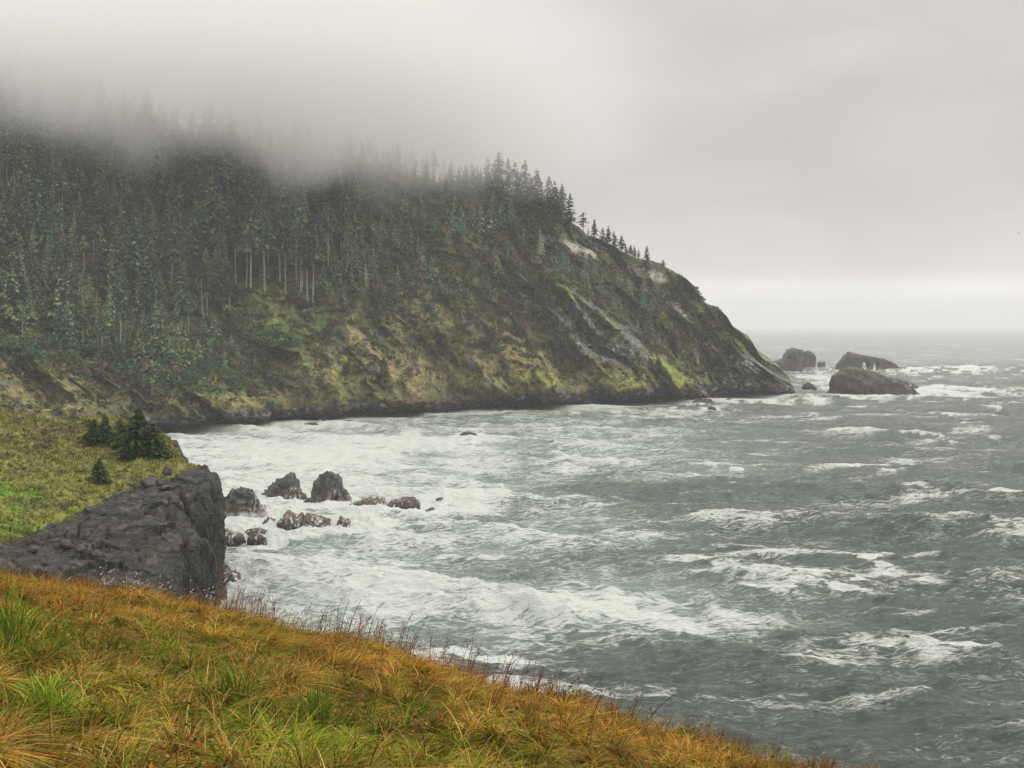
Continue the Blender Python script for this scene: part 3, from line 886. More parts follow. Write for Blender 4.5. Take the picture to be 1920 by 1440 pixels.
    link('sea', mesh('sea', P, grid_quads(*X.shape)[:, ::-1], None, True, {'foam': np.clip(foam, 0, 1.2), 'aer': np.clip(aer, 0, 1)}), M_SEA, kind='structure',
         label='rough grey green sea streaked with white foam', cat='sea')


sea()

# ------------------------------------------------------------------ near promontory: grassy hill and basalt cliff
def promontory():
    rows = [  # each: 9 points left -> right: inland ... grass/rock border ... rim, wall, wall foot (photo x, y, depth)
        [(-420, 1110, 165), (-200, 1120, 172), (-60, 1130, 178), (60, 1140, 182), (180, 1150, 186), (250, 1155, 190), (300, 1160, 192), (318, 1215, 193), (335, 0, 196)],
        [(-420, 1050, 180), (-200, 1065, 190), (-60, 1070, 197), (60, 1078, 203), (180, 1080, 210), (260, 1080, 216), (312, 1085, 220), (338, 1140, 221), (366, 0, 223)],
        [(-420, 980, 200), (-200, 1000, 208), (-20, 1024, 216), (60, 1040, 219), (150, 1042, 222), (250, 1030, 226), (345, 1032, 230), (372, 1090, 231), (392, 0, 233)],
        [(-420, 930, 218), (-200, 950, 224), (28, 1008, 230), (100, 1008, 233), (180, 1002, 237), (290, 984, 241), (380, 1005, 243), (394, 1060, 244), (402, 0, 246)],
        [(-420, 890, 235), (-200, 910, 240), (111, 982, 247), (160, 978, 249), (220, 968, 251), (300, 960, 253), (366, 966, 255), (384, 1030, 256), (398, 0, 258)],
        [(-420, 850, 255), (-200, 865, 258), (178, 947, 262), (215, 940, 264), (260, 932, 265), (310, 928, 266), (378, 922, 268), (398, 990, 270), (408, 0, 272)],
        [(-420, 800, 278), (-200, 820, 279), (150, 880, 279), (260, 908, 280), (310, 896, 282), (350, 888, 284), (399, 891, 286), (411, 960, 287), (412, 0, 288)],
        [(-420, 750, 300), (-200, 770, 301), (40, 830, 301), (150, 846, 300), (240, 854, 300), (320, 862, 301), (360, 874, 302), (385, 950, 303), (398, 0, 304)],
        [(-420, 690, 325), (-200, 725, 326), (0, 779, 326), (100, 797, 325), (194, 790, 325), (260, 800, 322), (330, 832, 316), (354, 900, 315), (372, 0, 315)],
        [(-420, 720, 360), (-200, 750, 360), (0, 800, 358), (100, 815, 356), (194, 812, 354), (260, 822, 350), (318, 850, 342), (335, 950, 340), (350, 0, 338)],
        [(-420, 0, 420), (-200, 0, 415), (0, 0, 410), (100, 0, 405), (194, 0, 400), (260, 0, 392), (300, 0, 380), (310, 0, 370), (325, 0, 362)],
    ]
    rows = [[(a, 0, D - 22) for a, b, D in rows[0]]] + rows      # the near side falls to the sea too
    ctl = np.zeros((len(rows), 9, 3))
    for i, rw in enumerate(rows):
        for j, (a, b, D) in enumerate(rw):
            if b == 0:
                p = W(a, 612, D); p[2] = -4.0
            else:
                p = W(a, b, D)
            ctl[i, j] = p
    kv = np.array([-1, 0, 1, 2, 3, 4, 5, 6, 7, 8, 9, 10], float)
    ku = np.array([0, 1.6, 3.2, 3.8, 4.5, 5.2, 6.0, 6.5, 7.2])
    us = np.concatenate([np.linspace(0, 3.0, 150), np.linspace(3.0, 5.9, 190)[1:], np.linspace(5.9, 7.2, 150)[1:]])
    vs = np.linspace(-1, 10, 500)
    A = crinterp(kv, ctl, vs)
    P = crinterp(ku, np.swapaxes(A, 0, 1), us)     # (nu, nv, 3)
    Pl = np.stack([np.stack([np.interp(us, ku, A[r_, :, k_]) for k_ in range(3)], -1) for r_ in range(len(vs))], 0)
    P = np.swapaxes(P, 0, 1).copy()                 # (nv, nu, 3)
    bl = (sst(4.9, 5.5, us) * 0.9)[None, :, None]
    P = P + (Pl - P) * bl
    U_ = us[None, :] * np.ones((len(vs), 1)); V_ = vs[:, None] * np.ones((1, len(us)))
    px, py = proj(P)
    x, y, z = P[..., 0], P[..., 1], P[..., 2]
    k1 = fbm3(x / 9, y / 9, z / 9, 5, 3); k2 = fbm3(x / 2.2, y / 2.2, z / 2.2, 4, 13)
    # where the turf ends and bare rock begins (border traced on the ground)
    border = np.interp(px + 10 * k1 + 6 * k2, [-420, -60, 0, 28, 69, 111, 155, 178, 236, 278, 320, 355, 420], [1060, 1030, 1020, 1012, 998, 982, 965, 945, 918, 907, 897, 884, 870])
    rock = sst(-5, 5, py - border + 6 * k2)
    rock = np.maximum(rock, sst(5.75, 6.0, U_ + 0.1 * k1))
    rock = np.where(V_ > 8.3, sst(5.9, 6.2, U_), rock)
    rock = np.maximum(rock, 1 - sst(-0.1, 0.3, V_))
    N0 = grid_normals(P)
    if N0[200, 100, 2] < 0:
        N0 = -N0
    wall = sst(5.85, 6.15, U_)
    # fractured basalt: vertical joints on the wall, lumpy benches above
    def cells(a, b, c_, sd):
        ia, ib, ic = (np.floor(q_).astype(np.int64) & 4095 for q_ in (a, b, c_))
        return _g3[_perm[(_perm[(_perm[(ia + sd) & 4095] + ib) & 4095] + ic) & 4095], 0]
    wj = 0.35 * fbm3(x / 5, y / 5, z / 5, 3, 87)
    blk = 0.9 * cells(x / 8.5 + wj, y / 9.5 + 0.5 * wj, z / 9.0 + wj, 5) + 0.45 * cells(x / 3.7 + wj, y / 4.1, z / 5.0 + wj, 9)
    joint = ridged3(x / 5.0, y / 5.0, z / 16, 4, 23)
    lump = ridged3(x / 7.0, y / 7.0, z / 4.0, 4, 29)
    d = rock * ((1 - wall) * (1.2 * (lump - 0.45) + 0.40 * k2 + 0.9 * k1) + wall * (2.3 * (joint - 0.45) + 0.9 * k1 + 0.25 * k2))
    d += rock * 0.8 * blk
    d += (1 - rock) * (1.1 * k1 + 0.5 * k2 + 0.5 * np.abs(fbm3(x / 3.5, y / 3.5, z / 3.5, 3, 37)))
    crk = np.zeros_like(px)
    for line, w_, h_ in (([(248, 972), (275, 962), (300, 968), (322, 974)], 5, 2.6), ([(336, 925), (350, 955), (368, 985), (392, 1022)], 4, 2.2), ([(366, 928), (372, 960)], 3, 1.2),
                         ([(345, 1010), (352, 1050), (372, 1095), (380, 1115)], 3.5, 1.5), ([(318, 940), (312, 955)], 3, 1.0), ([(150, 985), (146, 1008)], 2.5, 1.0), ([(105, 1005), (150, 1010), (186, 1016)], 3, 0.9)):
        dd, t, s = polydist(line, px + 2 * k2, py + 2 * k2)
        crk = np.maximum(crk, h_ * np.exp(-(dd / w_) ** 2))
    d -= 1.5 * crk
    edge = sst(0, 0.6, V_) 
    P = P + N0 * (d * edge)[..., None]
    x, y, z = P[..., 0], P[..., 1], P[..., 2]
    px2, py2 = proj(P)
    def lerp(c, w, col):
        return c + (np.array(col) - c) * np.clip(w, 0, 1)[..., None]
    g1 = fbm3(x / 14, y / 14, z / 14, 4, 43); g2 = fbm3(x / 3, y / 3, z / 3, 4, 47)
    def blob(cx, cy, rx, ry):
        return 1 - sst(0.5, 1.25, np.hypot((px + 18 * g1 - cx) / rx, (py + 14 * g1 - cy) / ry))
    c = np.zeros(px.shape + (3,)) + np.array((0.172, 0.165, 0.040))
    c = lerp(c, sst(-0.1, 0.6, g1), (0.125, 0.130, 0.028))
    c = lerp(c, sst(0.1, 0.5, g2), (0.085, 0.068, 0.030))
    c = lerp(c, np.maximum(blob(20, 940, 70, 50), blob(40, 990, 60, 16)) * sst(-0.5, 0.2, g2 + g1), (0.110, 0.205, 0.016))
    c = lerp(c, np.maximum(blob(110, 965, 60, 16), blob(130, 900, 60, 40) * sst(-0.2, 0.4, g2)) * 0.8, (0.18, 0.20, 0.03))
    c = lerp(c, np.maximum(blob(110, 810, 60, 14), blob(90, 830, 30, 20)) * sst(-0.3, 0.3, g2), (0.075, 0.052, 0.036))
    c = lerp(c, sst(0.25, 0.5, fbm3(x / 5, y / 5, z / 5, 3, 53)) * 0.8, (0.045, 0.038, 0.024))
    c = lerp(c, sst(0.1, 0.5, fbm3((x + 0.6 * z) / 7, y / 7, z / 2.5, 4, 57)) * 0.7, (0.070, 0.072, 0.022))
    c = lerp(c, blob(335, 890, 22, 6) * 0.8, (0.14, 0.17, 0.03))
    rc = np.zeros(px.shape + (3,)) + np.array((0.036, 0.0355, 0.032))
    rc = lerp(rc, sst(-0.1, 0.5, g2) * (1 - wall), (0.074, 0.070, 0.058))
    rc = lerp(rc, sst(0.1, 0.6, g1) * (1 - wall) * 0.8, (0.042, 0.035, 0.031))
    rc = lerp(rc, wall * 0.85, (0.042, 0.042, 0.039))
    rc = lerp(rc, wall * sst(0.15, 0.6, fbm3(x / 4, y / 4, z / 11, 4, 59)), (0.034, 0.032, 0.031))
    rc = lerp(rc, wall * sst(0.3, 0.7, fbm3(x / 2, y / 2, z / 14, 3, 67)) * 0.6, (0.10, 0.095, 0.088))
    rc = lerp(rc, sst(0.25, 0.6, -g2) * 0.6, (0.030, 0.028, 0.027))
    rc = lerp(rc, (1 - sst(1.5, 6, z + 2 * k1)) * 0.7, (0.10, 0.065, 0.040))
    rc = lerp(rc, (1 - sst(-0.9, -0.2, z + 0.6 * k2)), (0.4, 0.4, 0.38))
    rc = rc * (1 + 0.28 * np.sign(blk) * np.minimum(np.abs(blk), 1))[..., None]
    c = c + (rc - c) * rock[..., None]
    Qp = grid_quads(*px.shape)
    mp_ = mesh('promontory_terrain', P, Qp, c)
    mp_.polygons.foreach_set('use_smooth', rock.ravel()[Qp[:, 0]] < 0.5)
    link('promontory_terrain', mp_, M_PROM, kind='structure',
         label='near promontory, grass above and dark basalt cliff below', cat='promontory')
    C.update(pP=P, ppx=px2, ppy=py2, prock=rock, pc=c, pN=N0, pV=V_, pU=U_)


promontory()


# ------------------------------------------------------------------ foreground hillside
EDGE = np.array([(-300, 1010, 30), (0, 1092, 26), (200, 1122, 25), (400, 1158, 24), (600, 1212, 22.5), (800, 1264, 20.5), (1000, 1322, 18.5), (1200, 1380, 16.5), (1400, 1432, 14.5), (1520, 1470, 13),
                 (1620, 1500, 12), (1900, 1600, 9.5), (2600, 1900, 6.5)], float)
_eta = (EDGE[:, 0] - 960) / F
_eD = EDGE[:, 2]
_eZ = np.array([W(a, b, D)[2] for a, b, D in EDGE])


def hill_z(X, Y, bumps=True):
    Yc = np.maximum(Y, 0.6)
    t = np.clip(X / Yc, _eta[0], _eta[-1] * 1.6)
    t = np.where(Y < 2.0, np.clip(X / 4.0, -1, 1), t)
    De = np.interp(t, _eta, _eD); Ze = np.interp(t, _eta, _eZ)
    s = Y / De
    z0 = CAMZ - 1.75
    drop = z0 - Ze
    zin = z0 - drop * np.clip(s, -0.5, 1) ** 1 * (0.72 + 0.28 * np.clip(s, 0, 1) ** 2)
    over = np.maximum(Y - De, 0)
    z = zin - over * (0.75 + 0.05 * over)
    z = z - 0.25 * np.maximum(X - 4, 0) * (Y < 3)
    if bumps:
        z = z + 0.20 * fbm2(X / 2.0, Y / 2.0, 3, 8) + 0.16 * np.abs(fbm2(X / 0.9, Y / 0.9, 2, 18))
    return np.maximum(z, -3.0)


def hillside():
    xs = np.linspace(-30, 24, 330); ys = np.concatenate([np.linspace(-8, 34, 300), np.linspace(34.5, 70, 40)])
    X, Y = np.meshgrid(xs, ys)
    Z = hill_z(X, Y)
    k = fbm2(X / 1.2, Y / 1.2, 4, 28)
    c = np.zeros(X.shape + (3,)) + np.array((0.105, 0.068, 0.020))
    c = c + (np.array((0.075, 0.080, 0.016)) - c) * sst(-0.2, 0.4, k)[..., None]
    link('ground_hillside', mesh('ground_hillside', np.stack([X, Y, Z], -1), grid_quads(*X.shape), c), M_SOIL, kind='structure',
         label='thatch covered foreground hillside', cat='ground')


hillside()

PAL = dict(straw=(0.46, 0.31, 0.11), tan=(0.36, 0.25, 0.065), orange=(0.42, 0.165, 0.022), rust=(0.27, 0.075, 0.016), brown=(0.095, 0.048, 0.018),
           olive=(0.165, 0.170, 0.020), green=(0.110, 0.195, 0.012), lime=(0.22, 0.32, 0.022), deep=(0.035, 0.065, 0.010))
PK = list(PAL)
PC = np.minimum(np.array([PAL[k] for k in PK]) * np.array([0.95, 0.93, 0.72]), 0.75)


def blades(n, seed, dmin, dmax, lens, width, lean_rng, weights_fn, segs=4, fringe=None):
    r = np.random.default_rng(seed)
    # area-uniform in screen-ish space so near and far grass read alike
    D = np.exp(r.uniform(np.log(dmin), np.log(dmax), n))
    px = r.uniform(-320, 1900, n)
    # groups of blades spring from tufts
    tx = (px - 960) / F * D; ty = D
    cell = 0.36
    gx = np.floor(tx / cell); gy = np.floor(ty / cell)
    h = _perm[(_perm[gx.astype(np.int64) & 4095] + gy.astype(np.int64)) & 4095]
    cx = (gx + 0.5 + 0.5 * _g3[h, 0]) * cell; cy = (gy + 0.5 + 0.5 * _g3[h, 1]) * cell
    pull = r.uniform(0.25, 0.9, n)
    x = tx + (cx - tx) * pull; y = ty + (cy - ty) * pull
    t = x / np.maximum(y, 0.5)
    De = np.interp(t, _eta, _eD)
    keep = y < De * 1.06
    if fringe:
        keep &= (y > De * fringe) & (fbm2(x / 1.3, y / 1.3, 3, 238) > -0.25)
    x, y, cx, cy, h = x[keep], y[keep], cx[keep], cy[keep], h[keep]
    n = len(x)
    z = hill_z(x, y) - 0.02
    fld = fbm2(x / 2.6, y / 2.6, 3, 88)
    ang = radians(-25) + 3.2 * fld + r.normal(0, 1.15, n)
    out_ = np.arctan2(y - cy, x - cx)
    ax = np.cos(ang) + 1.0 * np.cos(out_); ay = np.sin(ang) + 1.0 * np.sin(out_)
    nn = np.hypot(ax, ay) + 1e-6; ax /= nn; ay /= nn
    lm = 0.75 + 0.5 * np.clip(0.5 + fbm2(x / 1.1, y / 1.1, 2, 98), 0, 1)
    Ln = r.uniform(*lens, n) * lm
    lean = r.uniform(*lean_rng, n)
    ts = np.linspace(0, 1, segs + 1)
    PX, PY = proj(np.stack([x, y, z], -1))
    w = weights_fn(x, y, PX, PY, _g3[h, 2], r)
    w = np.maximum(w, 0); w /= w.sum(1, keepdims=True)
    cum = np.cumsum(w, 1)
    ci = (r.uniform(0, 1, n)[:, None] > cum).sum(1)
    ci = np.clip(ci, 0, len(PK) - 1)
    col = PC[ci] * r.uniform(0.65, 1.3, n)[:, None] * (1.0 + 0.48 * _g3[(h * 7 + 13) & 4095, 0])[:, None]
    wa = r.uniform(0, 2 * pi, n)
    sx, sy = np.cos(wa), np.sin(wa)
    wd_ = r.uniform(0.6, 1.3, n) * width
    V = np.zeros((n, segs + 1, 2, 3))
    kink = r.uniform(-0.5, 0.5, n)
    for i, tt in enumerate(ts):
        fwd = Ln * lean * tt ** 1.6
        up = Ln * (tt * np.maximum(0.25, 1 - 0.25 * lean) - 0.42 * lean * tt ** 2.2)
        sd = Ln * kink * tt ** 2 * 0.4
        bx = x + ax * fwd - ay * sd; by = y + ay * fwd + ax * sd; bz = z + up
        hw = wd_ * 0.5 * (1 - 0.88 * tt ** 1.5)
        V[:, i, 0] = np.stack([bx - sx * hw, by - sy * hw, bz], -1)
        V[:, i, 1] = np.stack([bx + sx * hw, by + sy * hw, bz], -1)
    b = np.arange(n)[:, None] * (2 * (segs + 1))
    Q = []
    for i in range(segs):
        Q.append(np.stack([b[:, 0] + 2 * i, b[:, 0] + 2 * i + 1, b[:, 0] + 2 * i + 3, b[:, 0] + 2 * i + 2], -1))
    Q = np.concatenate(Q)
    cc = np.repeat(col[:, None, :], 2 * (segs + 1), 1)
    return V.reshape(-1, 3), Q, cc.reshape(-1, 3)


def W_all(x, y, PX, PY, hz, r):
    k1 = fbm2(x / 1.6, y / 1.6, 3, 108); k2 = fbm2(x / 0.8, y / 0.8, 3, 118); k3 = fbm2(x / 4.0, y / 4.0, 2, 128)
    def blob(cx, cy, rx, ry):
        return 1 - sst(0.4, 1.3, np.hypot((PX + 40 * k2 - cx) / rx, (PY + 25 * k2 - cy) / ry))
    e = np.interp(PX, EDGE[:, 0], EDGE[:, 1])
    top = 1 - sst(20, 130, PY - e)                    # towards the edge: orange and rust
    green = np.maximum.reduce([blob(70, 1330, 140, 48), blob(590, 1420, 260, 40), blob(30, 1200, 130, 60), 0.8 * blob(330, 1230, 140, 50), 0.7 * blob(480, 1390, 120, 50),
                               0.8 * blob(640, 1350, 90, 60), blob(900, 1430, 180, 40), 0.6 * blob(500, 1200, 80, 30), 0.5 * blob(1050, 1400, 120, 40), 0.6 * blob(760, 1330, 90, 50)])
    green = np.clip(green + 0.22 + 0.9 * k1 + 0.35 * hz - 0.3 * top, 0, 1.2)
    lime = np.maximum.reduce([blob(70, 1335, 140, 50), 0.8 * blob(560, 1425, 160, 34), 0.5 * blob(250, 1300, 120, 40)])
    dry = np.clip(1 - green, 0, 1)
    rust = np.clip(top * 0.8 + 0.5 * k2, 0, 1)
    w = np.zeros((len(x), len(PK)))
    g = lambda k: PK.index(k)
    w[:, g('straw')] = dry * (0.30 - 0.22 * rust) + 0.08
    w[:, g('tan')] = dry * 0.34 + 0.10
    w[:, g('orange')] = dry * (0.11 + 0.46 * rust) + 0.03
    w[:, g('rust')] = dry * (0.02 + 0.32 * rust)
    w[:, g('brown')] = 0.24 + 0.5 * np.clip(-k3 - 0.05, 0, 1) + 0.25 * np.clip(k2, 0, 1) + 0.12 * rust
    w[:, g('olive')] = 0.26 + 0.42 * green
    w[:, g('green')] = 0.04 + 0.55 * green
    w[:, g('lime')] = 0.75 * lime + 0.06 * green
    w[:, g('deep')] = 0.10 + 0.30 * green
    return w


def grass():
    a = blades(320000, 5, 5.2, 31, (0.12, 0.29), 0.0105, (0.6, 2.1), W_all)
    b = blades(48000, 6, 5.2, 31, (0.2, 0.44), 0.009, (0.3, 1.7), W_all, segs=5)
    def straws(x, y, PX, PY, hz, r):
        w = np.zeros((len(x), len(PK))); w[:, PK.index('straw')] = 1; w[:, PK.index('tan')] = 0.5; w[:, PK.index('orange')] = 0.4
        return w
    r = np.random.default_rng(31)
    n = 26000
    D = np.exp(r.uniform(np.log(5.2), np.log(27), n)); px = r.uniform(-220, 1780, n)
    x = (px - 960) / F * D; y = D
    k = fbm2(x / 0.9, y / 0.9, 3, 208)
    keep = (k > 0.05) & (y < np.interp(x / y, _eta, _eD) * 1.03)
    x, y = x[keep], y[keep]; n = len(x)
    z = hill_z(x, y) + r.uniform(0.04, 0.26, n)
    o_ = r.normal(size=(n, 3)); o_ /= np.linalg.norm(o_, axis=1)[:, None]
    s_ = np.cross(o_, r.normal(size=(n, 3))); s_ /= np.linalg.norm(s_, axis=1)[:, None]
    l_ = r.uniform(0.008, 0.020, n)[:, None]
    ctr = np.stack([x, y, z], -1)
    LV = np.stack([ctr - o_ * l_, ctr + s_ * l_ * 0.6, ctr + o_ * l_, ctr - s_ * l_ * 0.6], 1)
    hue = fbm2(x / 2.2, y / 2.2, 3, 218)
    lp = np.array([(0.22, 0.06, 0.02), (0.34, 0.13, 0.03), (0.10, 0.045, 0.02), (0.07, 0.12, 0.015), (0.12, 0.17, 0.03), (0.30, 0.19, 0.06)])
    li_ = np.where(hue > 0.1, r.choice([3, 4, 4, 2], n), r.choice([0, 1, 2, 5, 0], n))
    lc_ = np.repeat(lp[li_] * r.uniform(0.6, 1.3, (n, 1)), 4, 0)
    leaves = (LV.reshape(-1, 3), np.arange(n * 4).reshape(-1, 4), lc_)
    d = blades(5000, 16, 5.2, 31, (0.25, 0.6), 0.007, (0.3, 1.6), straws, segs=4)
    def russet(x, y, PX, PY, hz, r):
        w = np.zeros((len(x), len(PK))); w[:, PK.index('rust')] = 1.0; w[:, PK.index('brown')] = 0.8; w[:, PK.index('orange')] = 0.35; w[:, PK.index('olive')] = 0.2
        return w
    fr = blades(90000, 26, 9, 31, (0.16, 0.42), 0.0075, (0.05, 0.7), russet, segs=3, fringe=0.86)
    sets = [a, b, d, leaves, fr]
    off = np.cumsum([0] + [len(q[0]) for q in sets[:-1]])
    V = np.concatenate([q[0] for q in sets]); Q = np.concatenate([q[1] + o for q, o in zip(sets, off)]); c = np.concatenate([q[2] for q in sets])
    link('grass', mesh('grass', V, Q, c, True), M_GRASS, kind='stuff', label='matted autumn grass in green, straw and orange on the foreground hillside', cat='grass')


grass()


# ------------------------------------------------------------------ conifers
def spruce(seed, H=40.0, cb=0.15, R=5.0, whorls=26, per=7, sprays=5, size=1.3, colA=(0.036, 0.072, 0.048), colB=(0.22, 0.275, 0.14), droop=0.35, shape=0.85,
           trunk_r=0.36, trunk_col=(0.09, 0.082, 0.072), ragged=0.35, stick=0.0, stick_col=(0.24, 0.25, 0.16)):
    r = np.random.default_rng(seed)
    crowns = []; cols = []
    sticks = []; scol = []
    lx, ly = r.normal(0, 0.012, 2) * H
    for wv in range(whorls):
        t = (wv + r.uniform(0, 0.8)) / whorls
        zz = H * (cb + (1 - cb) * t)
        taper = (1 - t) ** shape * (0.35 + 0.65 * sst(0, 0.18, np.array(t + 0.05))) + 0.03
        for b_ in range(per):
            az = r.uniform(0, 2 * pi)
            Lb = R * taper * r.uniform(1 - ragged, 1.0 + 0.25 * ragged)
            if r.uniform() < 0.12 * ragged * 2:
                continue
            dx, dy = cos(az), sin(az)
            base = np.array([lx * t, ly * t, zz])
            if stick and r.uniform() < stick:
                pts = [base + np.array([dx, dy, 0]) * Lb * q + np.array([0, 0, (0.10 * q - droop * q * q) * Lb]) for q in (0, 0.5, 1.0)]
                for p, q in zip(pts[:-1], pts[1:]):
                    hw = np.array([0, 0, 0.11]); sticks.append([p - hw, p + hw, q + hw * 0.5, q - hw * 0.5]); scol.append(np.array(stick_col) * r.uniform(0.7, 1.2))
            ns = max(1, int(round(sprays * (0.5 + 0.5 * taper))))
            for s_ in range(ns):
                q = (s_ + r.uniform(0.3, 1.0)) / ns
                p = base + np.array([dx, dy, 0]) * Lb * q
                p[2] += (0.12 * q - droop * q * q) * Lb + r.normal(0, 0.25)
                o = np.array([dx + r.normal(0, 0.45), dy + r.normal(0, 0.45), -0.55 - droop * q + r.normal(0, 0.35)])
                o /= np.linalg.norm(o)
                side = np.array([-o[1], o[0], r.normal(0, 0.3)]); side /= np.linalg.norm(side) + 1e-6
                l = size * r.uniform(0.55, 1.15) * (0.55 + 0.45 * taper); w = l * r.uniform(0.38, 0.65)
                crowns.append([p - o * l * 0.6, p + side * w, p + o * l, p - side * w])
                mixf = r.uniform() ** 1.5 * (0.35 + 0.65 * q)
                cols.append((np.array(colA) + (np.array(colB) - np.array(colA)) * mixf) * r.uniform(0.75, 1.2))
    # leader
    for s_ in range(4):
        az = r.uniform(0, 6.28)
        p = np.array([lx, ly, H * (0.985 + 0.008 * s_)])
        side = np.array([cos(az), sin(az), 0]) * 0.22
        crowns.append([p - [0, 0, 0.9], p + side, p + [0, 0, 0.9], p - side]); cols.append(np.array(colB))
    crowns += sticks; cols += scol
    V = np.array(crowns).reshape(-1, 3); Q = np.arange(len(V)).reshape(-1, 4); c = np.repeat(np.array(cols), 4, 0)
    # trunk
    m, k = 7, 7
    tz = np.linspace(-2.0, H * 0.97, k)
    TV = []
    for i, z_ in enumerate(tz):
        f = max(0, z_ / H); rr = trunk_r * (1 - 0.9 * f) * (1.35 if i == 0 else 1.0)
        for j in range(m):
            a = 2 * pi * j / m
            TV.append((lx * f + rr * cos(a), ly * f + rr * sin(a), z_))
    TQ = []
    for i in range(k - 1):
        for j in range(m):
            TQ.append((i * m + j, i * m + (j + 1) % m, (i + 1) * m + (j + 1) % m, (i + 1) * m + j))
    tcol = np.zeros((len(TV), 3)) + np.array(trunk_col)
    return (V, Q, c), (np.array(TV), np.array(TQ), tcol)


KIND = {}
def variants(key, count, **kw):
    KIND[key] = []
    for i in range(count):
        q = {k: (v[i % len(v)] if isinstance(v, list) else v) for k, v in kw.items()}
        cr, tr = spruce(abs(hash_of(key)) + i * 31, **q)
        KIND[key].append((mesh(key + '_crown', *cr[:2], cr[2], False), mesh(key + '_trunk', *tr[:2], tr[2], True), cr, tr))


def hash_of(s):
    v = 7
    for ch in s:
        v = (v * 31 + ord(ch)) % 100003
    return v


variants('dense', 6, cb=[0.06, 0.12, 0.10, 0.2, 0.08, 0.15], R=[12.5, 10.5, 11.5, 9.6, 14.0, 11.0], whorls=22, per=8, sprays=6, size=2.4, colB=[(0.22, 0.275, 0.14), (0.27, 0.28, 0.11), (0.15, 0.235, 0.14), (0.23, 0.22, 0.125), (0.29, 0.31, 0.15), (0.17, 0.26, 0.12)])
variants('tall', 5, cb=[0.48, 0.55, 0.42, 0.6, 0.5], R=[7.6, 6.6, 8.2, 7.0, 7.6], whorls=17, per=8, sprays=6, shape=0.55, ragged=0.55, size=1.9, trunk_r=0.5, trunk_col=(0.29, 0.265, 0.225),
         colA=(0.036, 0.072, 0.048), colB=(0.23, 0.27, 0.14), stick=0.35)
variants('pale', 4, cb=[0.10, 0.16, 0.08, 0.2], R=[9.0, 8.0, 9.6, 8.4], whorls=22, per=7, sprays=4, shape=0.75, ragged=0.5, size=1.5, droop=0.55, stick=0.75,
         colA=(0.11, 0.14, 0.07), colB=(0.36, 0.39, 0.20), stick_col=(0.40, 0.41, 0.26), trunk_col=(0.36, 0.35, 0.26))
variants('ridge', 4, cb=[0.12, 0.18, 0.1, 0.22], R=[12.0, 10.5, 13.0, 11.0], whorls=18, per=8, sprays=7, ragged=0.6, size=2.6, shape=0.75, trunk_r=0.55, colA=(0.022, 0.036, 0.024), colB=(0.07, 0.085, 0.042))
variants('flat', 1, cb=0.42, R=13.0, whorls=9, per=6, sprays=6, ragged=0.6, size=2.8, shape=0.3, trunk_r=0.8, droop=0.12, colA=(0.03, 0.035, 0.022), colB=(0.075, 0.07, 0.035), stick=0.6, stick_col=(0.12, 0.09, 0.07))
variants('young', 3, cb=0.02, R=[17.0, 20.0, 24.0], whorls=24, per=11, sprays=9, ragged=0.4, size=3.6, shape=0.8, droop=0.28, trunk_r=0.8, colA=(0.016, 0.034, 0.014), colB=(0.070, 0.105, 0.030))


def plant_tree(key, vi, loc, h, rz, label, group, wide=1.0, name='spruce_tree'):
    cm, tm, _, _ = KIND[key][vi]
    s = h / 40.0
    e = empty(name, loc, rz, (s * wide, s * wide, s), label, 'tree', group)
    lw = 0.05 if key == 'ridge' else 0.025
    e.rotation_euler = (rng.normal(0, lw), rng.normal(0, lw), rz)
    link('crown', cm, M_LEAF, e); link('trunk', tm, M_BARK, e)
    return e


# places on the headland by photo position (first front-facing surface there)
_fr = slice(4, C['nv'])
_FP = C['P'][_fr].reshape(-1, 3); _FX = C['px'][_fr].ravel(); _FY = C['py'][_fr].ravel()


def at_ground(px, py):
    d = (_FX - px) ** 2 + (_FY - py) ** 2
    i = np.argpartition(d, 12)[:12]
    j = i[np.argmin(_FP[i, 1] + 3 * np.sqrt(d[i]))]
    return _FP[j]


TAKEN = []
def special(key, vi, px, foot, top, label, group=None, wide=1.0, sink=0.5):
    p = at_ground(px, foot)
    h = (foot - top) * p[1] / F
    loc = p - np.array([0, 0, sink])
    plant_tree(key, vi, loc, h + sink, rng.uniform(0, 6.28), label, group, wide)
    TAKEN.append(p[:2])


# --- spruces standing against the sky on the ridge
special('flat', 0, 1094, 441, 398, 'lone flat-topped tree with open branches against the sky on the ridge')
RG = 'row of spruces along the descending ridge'
for px_, ft, tp, lab in [(1116, 448, 411, 'bushy spruce just right of the lone flat-topped ridge tree'), (1129, 456, 428, 'short spruce second in the ridge row after the bushy one'),
                         (1142, 461, 424, 'narrow pointed spruce, tallest in the middle of the ridge row'), (1153, 466, 434, 'slim spruce just right of the tallest in the ridge row'),
                         (1165, 470, 440, 'spruce with a gap of sky on either side in the ridge row'), (1177, 475, 453, 'small thin spruce in the lower half of the ridge row'),
                         (1183, 478, 456, 'smallest thin spruce crowded between others in the ridge row'), (1190, 481, 458, 'spruce paired with a smaller neighbour low on the ridge row'),
                         (1198, 484, 466, 'stunted spruce beside the last tree of the ridge row'), (1212, 490, 461, 'last broad spruce standing clear at the lower end of the ridge row'),
                         (1243, 500, 486, 'low windblown spruce alone on the ridge above the pale outcrop'), (1270, 520, 512, 'small shrubby spruce on the steep end of the ridge'), (1279, 527, 514, 'lowest shrubby spruce at the steep end of the ridge')]:
    special('ridge', len(TAKEN) % 4, px_, ft, tp, lab, RG, (0.95 + 0.45 * rng.uniform()) if tp < 480 else 1.6)
RT = 'tall spruces stepping up the skyline into the fog'
